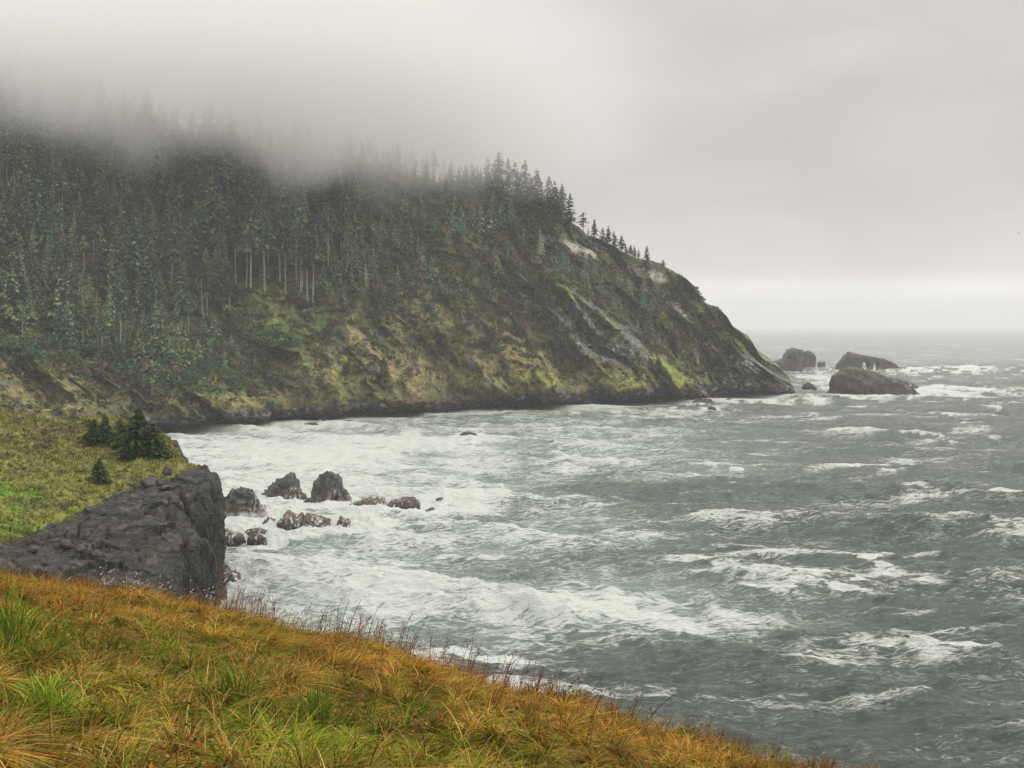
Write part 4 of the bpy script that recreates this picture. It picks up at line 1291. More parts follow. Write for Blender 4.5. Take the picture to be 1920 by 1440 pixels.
for px_, ft, tp, lab in [(1066, 424, 362, 'outermost tall spruce where the skyline forest ends'), (1054, 418, 345, 'tall spruce second from the outer end of the skyline forest'),
                         (1040, 412, 341, 'ragged tall spruce third from the outer end of the skyline forest'), (1028, 410, 330, 'broad tall spruce fourth from the outer end of the skyline forest'),
                         (1010, 402, 320, 'pointed spruce rising above the skyline forest, fading slightly'), (988, 396, 303, 'tallest clear spruce on the skyline just below the fog'),
                         (968, 388, 306, 'misty spruce at the edge of the fog on the skyline'), (950, 384, 298, 'half hidden spruce in thin fog on the skyline'), (930, 378, 285, 'faint spruce in the fog at the top of the skyline')]:
    special(('ridge', 'dense')[len(TAKEN) % 2], len(TAKEN) % 4, px_, ft, tp, lab, RT, 0.9 + 0.3 * rng.uniform())
# --- bare pale trunks on the open slope
BT = 'tall spruces with bare pale trunks on the slope'
for px_, ft, tp in [(424, 520, 395), (442, 528, 380), (460, 540, 400), (470, 545, 410), (497, 540, 385), (524, 528, 395), (535, 548, 388),
                    (557, 522, 400), (564, 548, 395), (577, 560, 420), (586, 570, 430), (640, 490, 400), (340, 645, 540), (354, 622, 545), (320, 545, 410), (380, 580, 480), (390, 590, 500), (430, 600, 500), (155, 650, 580), (108, 635, 570), (190, 665, 590), (560, 470, 360), (612, 470, 380)]:
    special('tall', len(TAKEN) % 5, px_, ft, tp, 'tall spruce with a bare pale trunk below a narrow crown on the slope', BT, 0.85 + 0.3 * rng.uniform())
PTL = 'pale lichen covered spruces among the dark forest'
for px_, ft, tp in [(272, 562, 470), (284, 520, 388), (262, 470, 400), (155, 598, 508), (168, 570, 515), (88, 520, 448), (62, 530, 462), (108, 545, 480), (228, 440, 375), (40, 550, 470), (180, 610, 545),
                    (650, 510, 420), (668, 520, 430), (400, 540, 470), (520, 470, 380), (345, 520, 430), (210, 450, 380), (330, 640, 560), (250, 640, 570), (840, 470, 415), (870, 475, 420), (565, 500, 400)]:
    special('pale', len(TAKEN) % 4, px_, ft, tp, 'pale grey-green lichen covered spruce standing out from the dark forest', PTL, 1.0 + 0.3 * rng.uniform())


def forest():
    r = np.random.default_rng(55)
    P, px, py, V_ = C['P'], C['px'], C['py'], C['V']
    du = np.linalg.norm(np.gradient(P, axis=1), axis=-1); dv = np.linalg.norm(np.gradient(P, axis=0), axis=-1)
    area = du * dv
    wx, wy = C['wx'], C['wy']
    core = inpoly([(-600, -50), (-600, 660), (0, 630), (100, 655), (200, 678), (290, 690), (330, 710), (410, 690), (400, 600), (440, 540), (560, 550), (640, 560), (700, 550), (760, 500), (800, 470), (880, 440), (960, 440),
                   (1040, 425), (1075, 425), (1000, 330), (700, 200), (300, 60)], wx, wy)
    mid = inpoly([(560, 540), (640, 590), (720, 600), (800, 560), (900, 560), (1000, 540), (1030, 480), (960, 430), (760, 480)], wx, wy)
    gully = inpoly([(1105, 555), (1180, 620), (1215, 655), (1235, 640), (1230, 580), (1200, 545), (1150, 520), (1100, 500), (1050, 490), (1040, 520)], wx, wy)
    ridge = inpoly([(1000, 400), (1240, 500), (1262, 530), (1180, 500), (1100, 470), (1020, 440)], wx, wy)
    low = inpoly([(310, 640), (420, 620), (510, 680), (500, 715), (420, 705), (330, 690)], wx, wy)
    back = (V_ > 0.97) & (V_ < 1.10) & (px < 1060)
    dens = np.where(core, 1.0, 0) + np.where(mid & ~core, 0.28, 0) + np.where(gully, 0.9, 0) + np.where(ridge & ~core, 0.35, 0) + np.where(low & ~core, 0.8, 0)
    dens = np.maximum(dens, np.where(back, 0.8, 0))
    keepfog = np.where(py < 150, 0.15, 1.0)
    pr = (area * dens * keepfog * (1 - sst(0.05, 0.4, C['k1']) * 0.35 * (~core))).ravel()
    small = (gully | low).ravel()
    pr /= pr.sum()
    idx = r.choice(len(pr), 9000, p=pr)
    PP = P.reshape(-1, 3); PX = px.ravel(); PY = py.ravel(); RD = ridge.ravel()
    vv_ = V_.ravel()
    cells = {}
    got = []
    for p in TAKEN:
        cells.setdefault((int(p[0] // 6), int(p[1] // 6)), []).append((p[0], p[1], 7.5))
    for i in idx:
        x, y, z = PP[i]
        if z < 12:
            continue
        md = 4.2 if small[i] else 8.0 if PY[i] > 250 else 9.0
        cx, cy = int(x // 6), int(y // 6)
        ok = True
        for a in (-2, -1, 0, 1, 2):
            for b in (-2, -1, 0, 1, 2, 3):
                for q in cells.get((cx + a, cy + b), ()):
                    if (q[0] - x) ** 2 + (q[1] - y) ** 2 < (md * 0.8) ** 2 or (q[2] == 7.5 and (q[0] - x) ** 2 + (0.55 * (q[1] - y)) ** 2 < 56 and y < q[1] + 3):
                        ok = False
        if not ok:
            continue
        cells.setdefault((cx, cy), []).append((x, y, md))
        hpx = 48 + 75 * r.uniform() ** 1.3
        if small[i]:
            hpx = r.uniform(26, 48)
        elif RD[i]:
            hpx = r.uniform(14, 26)
        elif PX[i] > 680 and PY[i] > 330:
            hpx = r.uniform(34, 66)
        if vv_[i] > 0.9 and PX[i] < 1060:
            hpx = r.uniform(38, 66)
        h = hpx * y / F
        got.append((i, x, y, z, h, PX[i], PY[i], small[i]))
        if len(got) >= 1500:
            break
    got = [g for g in got]
    used = len(TAKEN)
    # the ones that show largest become trees of their own, the rest one mass
    vis = [g for g in got if g[6] - g[4] * F / g[2] > 215 or g[5] < 200 and g[6] > 300]
    vis.sort(key=lambda g: -g[4] / g[2])
    own = set(g[0] for g in vis[:300 - used - 2])
    massV, massQ, massC = [], [], []
    nb = 0
    for g in got:
        i, x, y, z, h, gx, gy, sm = g
        key = r.choice(['dense', 'tall', 'pale'], p=[0.80, 0.15, 0.05])
        if gy < 330 and gx < 600 or sm:
            key = 'dense'
        vi = int(r.integers(len(KIND[key])))
        rz = r.uniform(0, 6.28); wide = r.uniform(0.8, 1.25)
        if i in own:
            lab, grp = {'dense': ('dark green spruce in the dense stand on the foggy headland slope', 'dark spruces of the dense headland stand'),
                        'tall': ('tall spruce with a bare pale trunk below a narrow crown on the slope', BT),
                        'pale': ('pale grey-green lichen covered spruce standing out from the dark forest', PTL)}[key]
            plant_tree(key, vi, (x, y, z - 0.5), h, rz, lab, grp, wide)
        else:
            s = h / 40.0
            for part in KIND[key][vi][2:]:
                Vv, Qq, cc = part
                if part is KIND[key][vi][2]:
                    sel = np.sort(r.permutation(len(Qq))[:int(len(Qq) * 0.6)])
                    vv = Vv.reshape(-1, 4, 3)[sel].reshape(-1, 3); c4 = cc.reshape(-1, 4, 3)[sel].reshape(-1, 3); qq = np.arange(len(vv)).reshape(-1, 4)
                else:
                    vv, qq, c4 = Vv, Qq, cc
                X = (vv[:, 0] * cos(rz) - vv[:, 1] * sin(rz)) * s * wide + x
                Y = (vv[:, 0] * sin(rz) + vv[:, 1] * cos(rz)) * s * wide + y
                massV.append(np.stack([X, Y, vv[:, 2] * s + z - 0.5], -1)); massQ.append(qq + nb); massC.append(c4 * r.uniform(0.55, 1.6) * np.array([r.uniform(0.85, 1.2), 1.0, r.uniform(0.85, 1.1)])); nb += len(vv)
    if massV:
        link('forest', mesh('forest', np.concatenate(massV), np.concatenate(massQ), np.concatenate(massC), False), M_LEAF, kind='stuff',
             label='mass of dark conifers further up the headland, fading into the fog', cat='forest')
    print('trees', len(got), 'own', len(own), 'mass quads', sum(len(q) for q in massQ))


forest()


# ------------------------------------------------------------------ shrubs on the headland
def undergrowth():
    r = np.random.default_rng(66)
    P, px, py, V_ = C['P'][:C['nv']], C['px'][:C['nv']], C['py'][:C['nv']], C['V'][:C['nv']]
    du = np.linalg.norm(np.gradient(P, axis=1), axis=-1); dv = np.linalg.norm(np.gradient(P, axis=0), axis=-1)
    x, y, z = P[..., 0], P[..., 1], P[..., 2]
    k = fbm3(x / 26, y / 26, z / 26, 4, 171)
    dens = sst(-0.45, 0.4, k) * sst(0.10, 0.2, V_) * np.where(px > 1070, 1 - sst(0.86, 0.93, V_), 1) * (C['U'][:C['nv']] < 10.0)
    bare = np.zeros_like(px)
    for line, wdt in (([(1022, 447), (1060, 462), (1110, 476)], 14), ([(1180, 506), (1215, 514), (1240, 522)], 14), ([(1045, 538), (1110, 580), (1160, 618), (1215, 662), (1280, 712)], 9), ([(1395, 640), (1430, 660), (1462, 688), (1480, 712)], 14), ([(1400, 680), (1440, 700)], 22)):
        d, t, s = polydist(line, px, py); bare = np.maximum(bare, 1 - sst(wdt * 0.8, wdt * 1.3, d))
    gz = np.exp(-(((px - 760) / 260) ** 2 + ((py - 705) / 45) ** 2)) + np.exp(-(((px - 1000) / 200) ** 2 + ((py - 700) / 40) ** 2)) + np.exp(-(((px - 60) / 170) ** 2 + ((py - 745) / 55) ** 2)) + np.exp(-(((px - 830) / 50) ** 2 + ((py - 560) / 70) ** 2))
    dens = dens * (1 - bare) * (1 - 0.72 * np.clip(gz, 0, 1))
    pr = (du * dv * dens * np.where(py < 220, 0.1, 1)).ravel(); pr /= pr.sum()
    idx = r.choice(len(pr), 17000, p=pr)
    K = k.ravel(); PP = P.reshape(-1, 3); PX = px.ravel(); PY = py.ravel()
    hue = fbm3(x / 45, y / 45, z / 45, 3, 181).ravel()
    nq = 22
    n = len(idx)
    rad = r.uniform(1.0, 3.4, n) * np.where(r.uniform(0, 1, n) < 0.12, 1.6, 1)
    pal = np.array([(0.055, 0.062, 0.026), (0.038, 0.052, 0.026), (0.085, 0.078, 0.032), (0.075, 0.052, 0.038), (0.058, 0.046, 0.040), (0.11, 0.105, 0.042)])
    ci = np.where(hue[idx] > 0.18, r.choice([3, 4, 2, 0], n), np.where(hue[idx] < -0.2, r.choice([0, 1, 1, 5], n), r.choice([0, 1, 2, 3, 5], n)))
    cc = pal[ci] * r.uniform(0.6, 2.1, n)[:, None]
    d = r.normal(size=(n, nq, 3)); d /= np.linalg.norm(d, axis=-1, keepdims=True); d[..., 2] = np.abs(d[..., 2])
    ctr = PP[idx][:, None, :] + d * (rad[:, None] * r.uniform(0.5, 1.0, (n, nq)))[..., None] * np.array([1.15, 1.15, 0.9])
    a = r.normal(size=(n, nq, 3)); a /= np.linalg.norm(a, axis=-1, keepdims=True)
    b = np.cross(a, r.normal(size=(n, nq, 3))); b /= np.linalg.norm(b, axis=-1, keepdims=True)
    l = (rad[:, None] * r.uniform(0.22, 0.5, (n, nq)))[..., None]
    V = np.stack([ctr - a * l, ctr + b * l * 0.6, ctr + a * l, ctr - b * l * 0.6], 2)
    c = np.repeat((cc[:, None, :] * r.uniform(0.7, 1.35, (n, nq, 1))).reshape(-1, 3), 4, 0)
    V = V.reshape(-1, 3)
    link('undergrowth', mesh('undergrowth', V, np.arange(len(V)).reshape(-1, 4), c, False), M_LEAF, kind='stuff', label='brown and green scrub covering the headland slopes', cat='undergrowth')


undergrowth()


def thicket():
    r = np.random.default_rng(68)
    P, px, py, V_ = C['P'][:C['nv']], C['px'][:C['nv']], C['py'][:C['nv']], C['V'][:C['nv']]
    du = np.linalg.norm(np.gradient(P, axis=1), axis=-1); dv = np.linalg.norm(np.gradient(P, axis=0), axis=-1)
    wx, wy = C['wx'][:C['nv']], C['wy'][:C['nv']]
    m = inpoly([(-300, 640), (0, 625), (120, 650), (300, 660), (400, 600), (470, 560), (530, 620), (570, 690), (540, 725), (430, 735), (330, 735), (250, 720), (150, 690), (-300, 690)], wx, wy)
    m2 = inpoly([(560, 540), (700, 570), (800, 600), (900, 620), (960, 560), (1050, 520), (900, 470), (700, 520)], wx, wy)
    pr = (du * dv * (m * 1.0 + m2 * 0.28) * sst(-0.3, 0.3, fbm3(P[..., 0] / 18, P[..., 1] / 18, P[..., 2] / 18, 3, 231))).ravel(); pr /= pr.sum()
    n, nq = 1500, 60
    idx = r.choice(len(pr), n, p=pr)
    rad = r.uniform(1.8, 4.6, n)
    pal = np.array([(0.034, 0.062, 0.030), (0.045, 0.075, 0.030), (0.060, 0.080, 0.032), (0.070, 0.060, 0.042), (0.030, 0.052, 0.032)])
    cc = pal[r.integers(0, 5, n)] * r.uniform(0.9, 2.0, n)[:, None]
    d = r.normal(size=(n, nq, 3)); d /= np.linalg.norm(d, axis=-1, keepdims=True); d[..., 2] = np.abs(d[..., 2])
    lump = 1 + 0.3 * np.sin(3 * np.arctan2(d[..., 1], d[..., 0]) + r.uniform(0, 6, (n, 1)))
    ctr = P.reshape(-1, 3)[idx][:, None, :] + d * (rad[:, None] * lump * r.uniform(0.6, 1.0, (n, nq)))[..., None] * np.array([1.1, 1.1, 1.2])
    o = d + r.normal(0, 0.5, d.shape); o[..., 2] -= 0.6; o /= np.linalg.norm(o, axis=-1, keepdims=True)
    b = np.cross(o, r.normal(size=d.shape)); b /= np.linalg.norm(b, axis=-1, keepdims=True)
    l = (rad[:, None] * r.uniform(0.14, 0.32, (n, nq)))[..., None]
    V = np.stack([ctr - o * l, ctr + b * l * 0.7, ctr + o * l, ctr - b * l * 0.7], 2).reshape(-1, 3)
    c = np.repeat((cc[:, None, :] * r.uniform(0.6, 1.5, (n, nq, 1))).reshape(-1, 3), 4, 0)
    link('thicket_foliage', mesh('thicket_foliage', V, np.arange(len(V)).reshape(-1, 4), c, False), M_LEAF, kind='stuff', label='dense dark green thicket below the forest on the lower headland slope', cat='thicket')


thicket()


def beach_stones():
    r = np.random.default_rng(67)
    P, px, V_ = C['P'], C['px'], C['V']
    m = (V_ > 0.0) & (V_ < 0.085) & (px > 250) & (px < 1480)
    idx = np.flatnonzero(m.ravel()); idx = r.choice(idx, 2200)
    PP = P.reshape(-1, 3)[idx]
    n = len(PP)
    s = r.uniform(0.6, 2.0, n) * np.where(r.uniform(0, 1, n) < 0.1, 2.0, 1)
    na, nb_ = 7, 5
    th = np.linspace(0, 2 * pi, na, endpoint=False); ph = np.linspace(0.15, pi - 0.15, nb_)
    base = np.array([[(cos(a) * sin(p), sin(a) * sin(p), cos(p)) for a in th] for p in ph]).reshape(-1, 3)
    V = base[None] * (1 + 0.3 * r.normal(size=(n, len(base), 1))) * s[:, None, None] * np.array([1.3, 1.0, 0.7]) + PP[:, None, :]
    q = []
    for i in range(nb_ - 1):
        for j in range(na):
            q.append((i * na + j, (i + 1) * na + j, (i + 1) * na + (j + 1) % na, i * na + (j + 1) % na))
    Q = np.array(q)[None] + (np.arange(n) * len(base))[:, None, None]
    pal = np.array([(0.035, 0.034, 0.034), (0.07, 0.067, 0.065), (0.06, 0.042, 0.038), (0.14, 0.135, 0.13)])
    c = np.repeat(pal[r.integers(0, 4, n)], len(base), 0)
    link('shore_rubble', mesh('shore_rubble', V.reshape(-1, 3), Q.reshape(-1, 4), c, False), M_ROCK, kind='stuff', label='dark boulders and cobbles strewn along the headland shore', cat='rubble')


beach_stones()


# ------------------------------------------------------------------ details of the near promontory
_pm = (C['pV'] < 8.4).ravel()
_PP = C['pP'].reshape(-1, 3)[_pm]; _PPX = C['ppx'].ravel()[_pm]; _PPY = C['ppy'].ravel()[_pm]


def at_prom(px, py):
    return _PP[np.argmin((_PPX - px) ** 2 + (_PPY - py) ** 2)]


for vi, px_, ft, tp, wide, lab in [(1, 258, 858, 768, 1.15, 'tallest dark young spruce on the near grassy promontory'), (2, 287, 862, 796, 1.2, 'bushy spruce on the seaward side of the tallest promontory spruce'),
                                   (0, 198, 832, 778, 1.0, 'pointed young spruce at the left of the promontory tree clump'), (2, 178, 834, 790, 1.3, 'low spreading spruce at the left end of the promontory clump'),
                                   (2, 226, 840, 791, 1.3, 'low spruce filling the middle of the promontory clump'), (0, 238, 868, 832, 1.4, 'small bright green spruce below the promontory clump'), (2, 185, 908, 862, 1.05, 'small round spruce alone on the grass slope below the clump')]:
    ft -= 5; tp -= 3
    p = at_prom(px_, ft)
    h = 0.98 * (ft - tp) * p[1] / F
    plant_tree('young', vi, p - np.array([0, 0, 0.3]), h + 0.3, rng.uniform(0, 6.28), lab, 'young spruces on the near promontory', wide, name='young_spruce')

def boulder(px, py, w, h, seed, label, name='boulder'):
    p = at_prom(px, py)
    s = w * p[1] / F / 2; hz = h * p[1] / F
    na, nb_ = 28, 18
    th = np.linspace(0, 2 * pi, na, endpoint=False); ph = np.linspace(0.02, pi - 0.02, nb_)
    T_, P_ = np.meshgrid(th, ph)
    d = np.stack([np.cos(T_) * np.sin(P_), np.sin(T_) * np.sin(P_), np.cos(P_)], -1)
    rr = 1 + 0.28 * fbm3(d[..., 0] * 1.3, d[..., 1] * 1.3, d[..., 2] * 1.3, 3, seed) + 0.20 * ridged3(d[..., 0] * 1.8, d[..., 1] * 1.8, d[..., 2] * 1.8, 3, seed + 3)
    R0 = d * rr[..., None]; rq = np.random.default_rng(seed)
    for _ in range(12):
        nv_ = rq.normal(size=3); nv_ /= np.linalg.norm(nv_); dd = R0 @ nv_; lim = dd.max() * rq.uniform(0.62, 0.85)
        R0 = R0 - np.maximum(dd - lim, 0)[..., None] * nv_
    V = R0 * np.array([s, s, hz * 0.62]) + np.array([0, 0, hz * 0.3])
    i = np.arange(na * nb_).reshape(nb_, na); j = np.roll(i, -1, 1)
    Q = np.stack([i[:-1], i[1:], j[1:], j[:-1]], -1).reshape(-1, 4)
    k = fbm3(d[..., 0] * 4, d[..., 1] * 4, d[..., 2] * 4, 3, seed + 5).ravel()
    c = np.zeros((na * nb_, 3)) + np.array((0.035, 0.032, 0.031)); c = lerpc(c, sst(0.1, 0.6, k), (0.07, 0.062, 0.058))
    link(name, mesh(name, V.reshape(-1, 3), Q, c, True), M_ROCK, loc=p, label=label, cat='boulder', group='boulders on the near rock ledge')


for k, (px_, py_, w_, h_, lab) in enumerate([(312, 888, 16, 22, 'upright dark boulder, tallest on the near rock ledge'), (279, 909, 30, 18, 'broad dark boulder where grass meets the near rock ledge'), (298, 905, 16, 12, 'dark boulder leaning beside the upright one'),
                                             (346, 903, 22, 14, 'dark boulder resting close to the seaward rim of the ledge'), (245, 907, 13, 9, 'small dark boulder at the grass edge left of the broad one'), (192, 962, 20, 15, 'rounded boulder alone at the grass edge below the slope'),
                                             (124, 1024, 24, 15, 'left one of two boulders low on the near rock ledge'), (149, 1028, 18, 13, 'right one of two boulders low on the near rock ledge'), (163, 954, 11, 7, 'small reddish boulder in the grass above the ledge'),
                                             (310, 912, 20, 7, 'flat dark stone between the ledge boulders'), (66, 1030, 18, 9, 'flat dark stone far left on the ledge above the foreground grass')]):
    boulder(px_, py_ + 3, w_, h_, 1200 + k * 17, lab)


def prom_tufts():
    r = np.random.default_rng(77)
    P = C['pP']; rock = C['prock']; Vv = C['pV']
    du = np.linalg.norm(np.gradient(P, axis=1), axis=-1); dv = np.linalg.norm(np.gradient(P, axis=0), axis=-1)
    pr = (du * dv * (rock < 0.4) * (Vv < 8.8)).ravel(); pr /= pr.sum()
    n = 26000
    idx = r.choice(len(pr), n, p=pr)
    p = P.reshape(-1, 3)[idx] + r.normal(0, 0.25, (n, 3)) * np.array([1, 1, 0.1])
    base = C['pc'].reshape(-1, 3)[idx]
    k = fbm2(p[:, 0] / 6, p[:, 1] / 6, 3, 191)
    s = r.uniform(0.25, 0.75, n) * (1 + 0.7 * np.clip(k, 0, 1))
    m = 5
    ang = r.uniform(0, 2 * pi, (n, m)); el = r.uniform(0.25, 1.3, (n, m))
    d = np.stack([np.cos(ang) * np.cos(el), np.sin(ang) * np.cos(el), np.sin(el)], -1)
    b = np.stack([-np.sin(ang), np.cos(ang), 0 * ang], -1)
    L_ = s[:, None, None] * r.uniform(0.7, 1.3, (n, m, 1)); w_ = L_ * 0.16
    o = p[:, None, :] - np.array([0, 0, 0.08])
    V = np.stack([o - b * w_, o + b * w_, o + d * L_ + b * w_ * 0.4 , o + d * L_ - b * w_ * 0.4], 2)
    c = base[:, None, :] * r.uniform(0.7, 1.5, (n, m, 1))
    c = np.repeat(c.reshape(-1, 3), 4, 0)
    V = V.reshape(-1, 3)
    link('turf_grass', mesh('turf_grass', V, np.arange(len(V)).reshape(-1, 4), c, False), M_GRASS, kind='stuff', label='tussocky yellow green grass on the near promontory', cat='grass')


prom_tufts()


# ------------------------------------------------------------------ stems, seed heads and tufts on the foreground edge
def tube(pts, r0, r1, m=4):
    pts = np.asarray(pts, float); n = len(pts)
    t = np.gradient(pts, axis=0); t /= np.linalg.norm(t, axis=1, keepdims=True)
    a = np.cross(t, [0.3, 1, 0.2]); a /= np.linalg.norm(a, axis=1, keepdims=True); b = np.cross(t, a)
    rr = np.linspace(r0, r1, n)[:, None, None]
    th = np.linspace(0, 2 * pi, m, endpoint=False)
    V = pts[:, None, :] + rr * (a[:, None, :] * np.cos(th)[None, :, None] + b[:, None, :] * np.sin(th)[None, :, None])
    i = np.arange(n * m).reshape(n, m); j = np.roll(i, -1, 1)
    return V.reshape(-1, 3), np.stack([i[:-1], j[:-1], j[1:], i[1:]], -1).reshape(-1, 4)


def join(parts):
    V, Q, n = [], [], 0
    for v, q in parts:
        V.append(v); Q.append(np.asarray(q) + n); n += len(v)
    return np.concatenate(V), np.concatenate(Q)


def stalk_meshes(seed, H, twigs, head, col, headcol, hs=0.02):
    r = np.random.default_rng(seed)
    lean = r.normal(0.12, 0.12); ln2 = r.normal(0, 0.1)
    t = np.linspace(0, 1, 7)
    pts = np.stack([H * (lean * t + 0.18 * lean * t ** 2 + 0.012 * np.sin(7 * t)), H * ln2 * t, H * t], -1)
    parts = [tube(pts, 0.0095, 0.004)]
    heads = []
    ends = [pts[-1]]
    for i in range(twigs):
        q = r.uniform(0.35, 0.95)
        p = np.array([np.interp(q, t, pts[:, k]) for k in range(3)])
        az = r.uniform(0, 6.28); L_ = H * r.uniform(0.12, 0.3) * (1.1 - 0.5 * q)
        d = np.array([cos(az) * 0.55, sin(az) * 0.55, 0.85])
        tw = np.array([p, p + d * L_ * 0.5, p + d * L_ + [0, 0, 0.1 * L_]])
        parts.append(tube(tw, 0.0048, 0.0022)); ends.append(tw[-1])
    V, Q = join(parts)
    C_ = np.zeros_like(V) + np.array(col) * r.uniform(0.8, 1.2)
    hp = []
    for e in ends if head else []:
        for k in range(head):
            c = e + r.normal(0, hs * 0.8, 3)
            a = r.normal(size=3); a /= np.linalg.norm(a); b = np.cross(a, r.normal(size=3)); b /= np.linalg.norm(b)
            l = hs * r.uniform(0.5, 1.1)
            hp.append((np.array([c - a * l, c + b * l * 0.6, c + a * l, c - b * l * 0.6]), np.array([[0, 1, 2, 3]])))
    HV, HQ = join(hp)
    hc = np.repeat(np.array(headcol)[None] * r.uniform(0.7, 1.3, (len(HQ), 1)), 4, 0)
    return mesh('stalk', np.concatenate([V, HV]), np.concatenate([Q, HQ + len(V)]), np.concatenate([C_, hc]), False)


RED = [stalk_meshes(2000 + i, 1.0, 4 + i % 4, 3 + i % 3, (0.12, 0.030, 0.020), (0.15, 0.030, 0.022), 0.012 + 0.006 * (i % 3)) for i in range(10)]
DARK = [stalk_meshes(2100 + i, 1.0, 2 + i % 3, 4, (0.075, 0.045, 0.03), (0.10, 0.05, 0.035), 0.016) for i in range(6)]
WHITE = [stalk_meshes(2200 + i, 1.0, 3, 7, (0.12, 0.07, 0.045), (0.72, 0.70, 0.64), 0.022) for i in range(4)]


def edge_at(px):
    t = (px - 960) / F
    return np.interp(t, _eta, _eD)


def stalk(set_, px, rel, H, lab, grp, name, lean=0.0):
    D = edge_at(px) * rel
    x = (px - 960) / F * D
    z = float(hill_z(np.array([x]), np.array([D]))[0])
    e = link(name, set_[int(rng.integers(len(set_)))], M_STALK, None, (x, D, z - 0.03), lab, 'dry stalk', grp)
    e.rotation_euler = (rng.normal(0, 0.10), lean + rng.normal(0.10, 0.12), rng.uniform(-0.9, 0.9))
    e.scale = (H, H, H)
    return e


RG_ = 'thin reddish dry stalks along the grassy edge'
for k in range(220):
    px_ = rng.uniform(415, 1060) if k < 170 else rng.uniform(1060, 1500)
    stalk(RED, px_, rng.uniform(0.90, 1.02), rng.uniform(0.30, 0.70) * (1.0 if px_ < 1050 else 0.75), 'thin reddish dry stalk rising from the edge of the grass before the sea', RG_, 'dry_stalk')
for k in range(34):
    stalk(DARK, rng.uniform(500, 1250), rng.uniform(0.55, 0.88), rng.uniform(0.3, 0.6), 'dark brown dry stalk standing in the grass a little below the edge', 'dark dry stalks within the foreground grass', 'dark_stalk')
for px_, H_, ln, lab in [(1190, 1.05, 0.42, 'longest bare stalk leaning right at the lower right of the grass edge'), (1080, 0.62, 0.5, 'stalk leaning far right with a pale tip at mid edge'), (905, 0.85, 0.45, 'long stalk with a tan tip leaning right over the foam'),
                         (1290, 0.62, 0.12, 'stout upright stalk near the lower right end of the edge'), (738, 0.85, 0.05, 'tall upright branched stalk left of the shore foam patch'), (640, 0.8, 0.15, 'tall bushy stalk against the white surf')]:
    stalk(DARK, px_, 0.97, H_, lab, None, 'long_stalk', ln)
for k in range(30):
    stalk(WHITE, rng.uniform(120, 410), rng.uniform(0.90, 1.02), rng.uniform(0.32, 0.55), 'dry stem with tiny white tufted heads in front of the dark cliff', 'white tufted stems before the near cliff', 'tufted_flower')


def leaf_tuft(px, py, D, n, H, spread, col, lab, seed, name='grass_tuft'):
    r = np.random.default_rng(seed)
    Ds = np.linspace(5.5, 30, 400); Xs = (px - 960) / F * Ds
    D = float(Ds[np.argmin(np.abs(proj(np.stack([Xs, Ds, hill_z(Xs, Ds)], -1))[1] - py))])
    x0 = (px - 960) / F * D
    z0 = float(hill_z(np.array([x0]), np.array([D]))[0])
    parts = []; cols = []
    for i in range(n):
        az = r.uniform(0, 6.28); L_ = H * r.uniform(0.6, 1.1); ln = r.uniform(0.1, spread)
        t = np.linspace(0, 1, 7)
        o = np.array([r.normal(0, 0.06), r.normal(0, 0.06), 0])
        d = np.array([cos(az), sin(az), 0]); sd = np.array([-d[1], d[0], 0])
        c = o + d * (L_ * ln * t ** 1.7)[:, None] + np.array([0, 0, 1]) * (L_ * (t - 0.35 * ln * t ** 2.5))[:, None]
        hw = (0.0075 * (1 - 0.9 * t ** 2))[:, None]
        V = np.stack([c - sd * hw, c + sd * hw], 1).reshape(-1, 3)
        q = np.array([(2 * k, 2 * k + 1, 2 * k + 3, 2 * k + 2) for k in range(6)])
        parts.append((V, q)); cols.append(np.repeat(np.array(col)[None] * r.uniform(0.6, 1.35), len(V), 0))
    V, Q = join(parts)
    link(name, mesh(name, V, Q, np.concatenate(cols), True), M_GRASS, loc=(x0, D, z0 - 0.02), label=lab, cat='grass tuft')


leaf_tuft(16, 1235, 17.0, 60, 0.75, 0.9, (0.13, 0.19, 0.02), 'tall bright green grass tuft at the left edge of the hillside', 1)
leaf_tuft(592, 1385, 11.2, 60, 0.5, 0.35, (0.10, 0.16, 0.02), 'upright sword-leaved green tuft in the middle of the foreground grass', 2)
leaf_tuft(75, 1360, 11.8, 110, 0.42, 1.0, (0.20, 0.27, 0.03), 'lime green grass tuft at the lower left', 3)
leaf_tuft(730, 1405, 10.0, 110, 0.55, 1.3, (0.12, 0.17, 0.025), 'arching dark green grass tuft in the lower middle', 4)
leaf_tuft(430, 1330, 14.0, 70, 0.5, 1.2, (0.11, 0.16, 0.02), 'drooping green grass tuft left of the sword-leaved one', 5)
leaf_tuft(1470, 1436, 11.6, 70, 0.3, 1.2, (0.20, 0.20, 0.04), 'olive grass tuft at the lower right end of the edge', 6)
leaf_tuft(560, 1425, 9.0, 130, 0.36, 1.1, (0.15, 0.22, 0.02), 'bright green grass tuft at the bottom of the picture', 7)


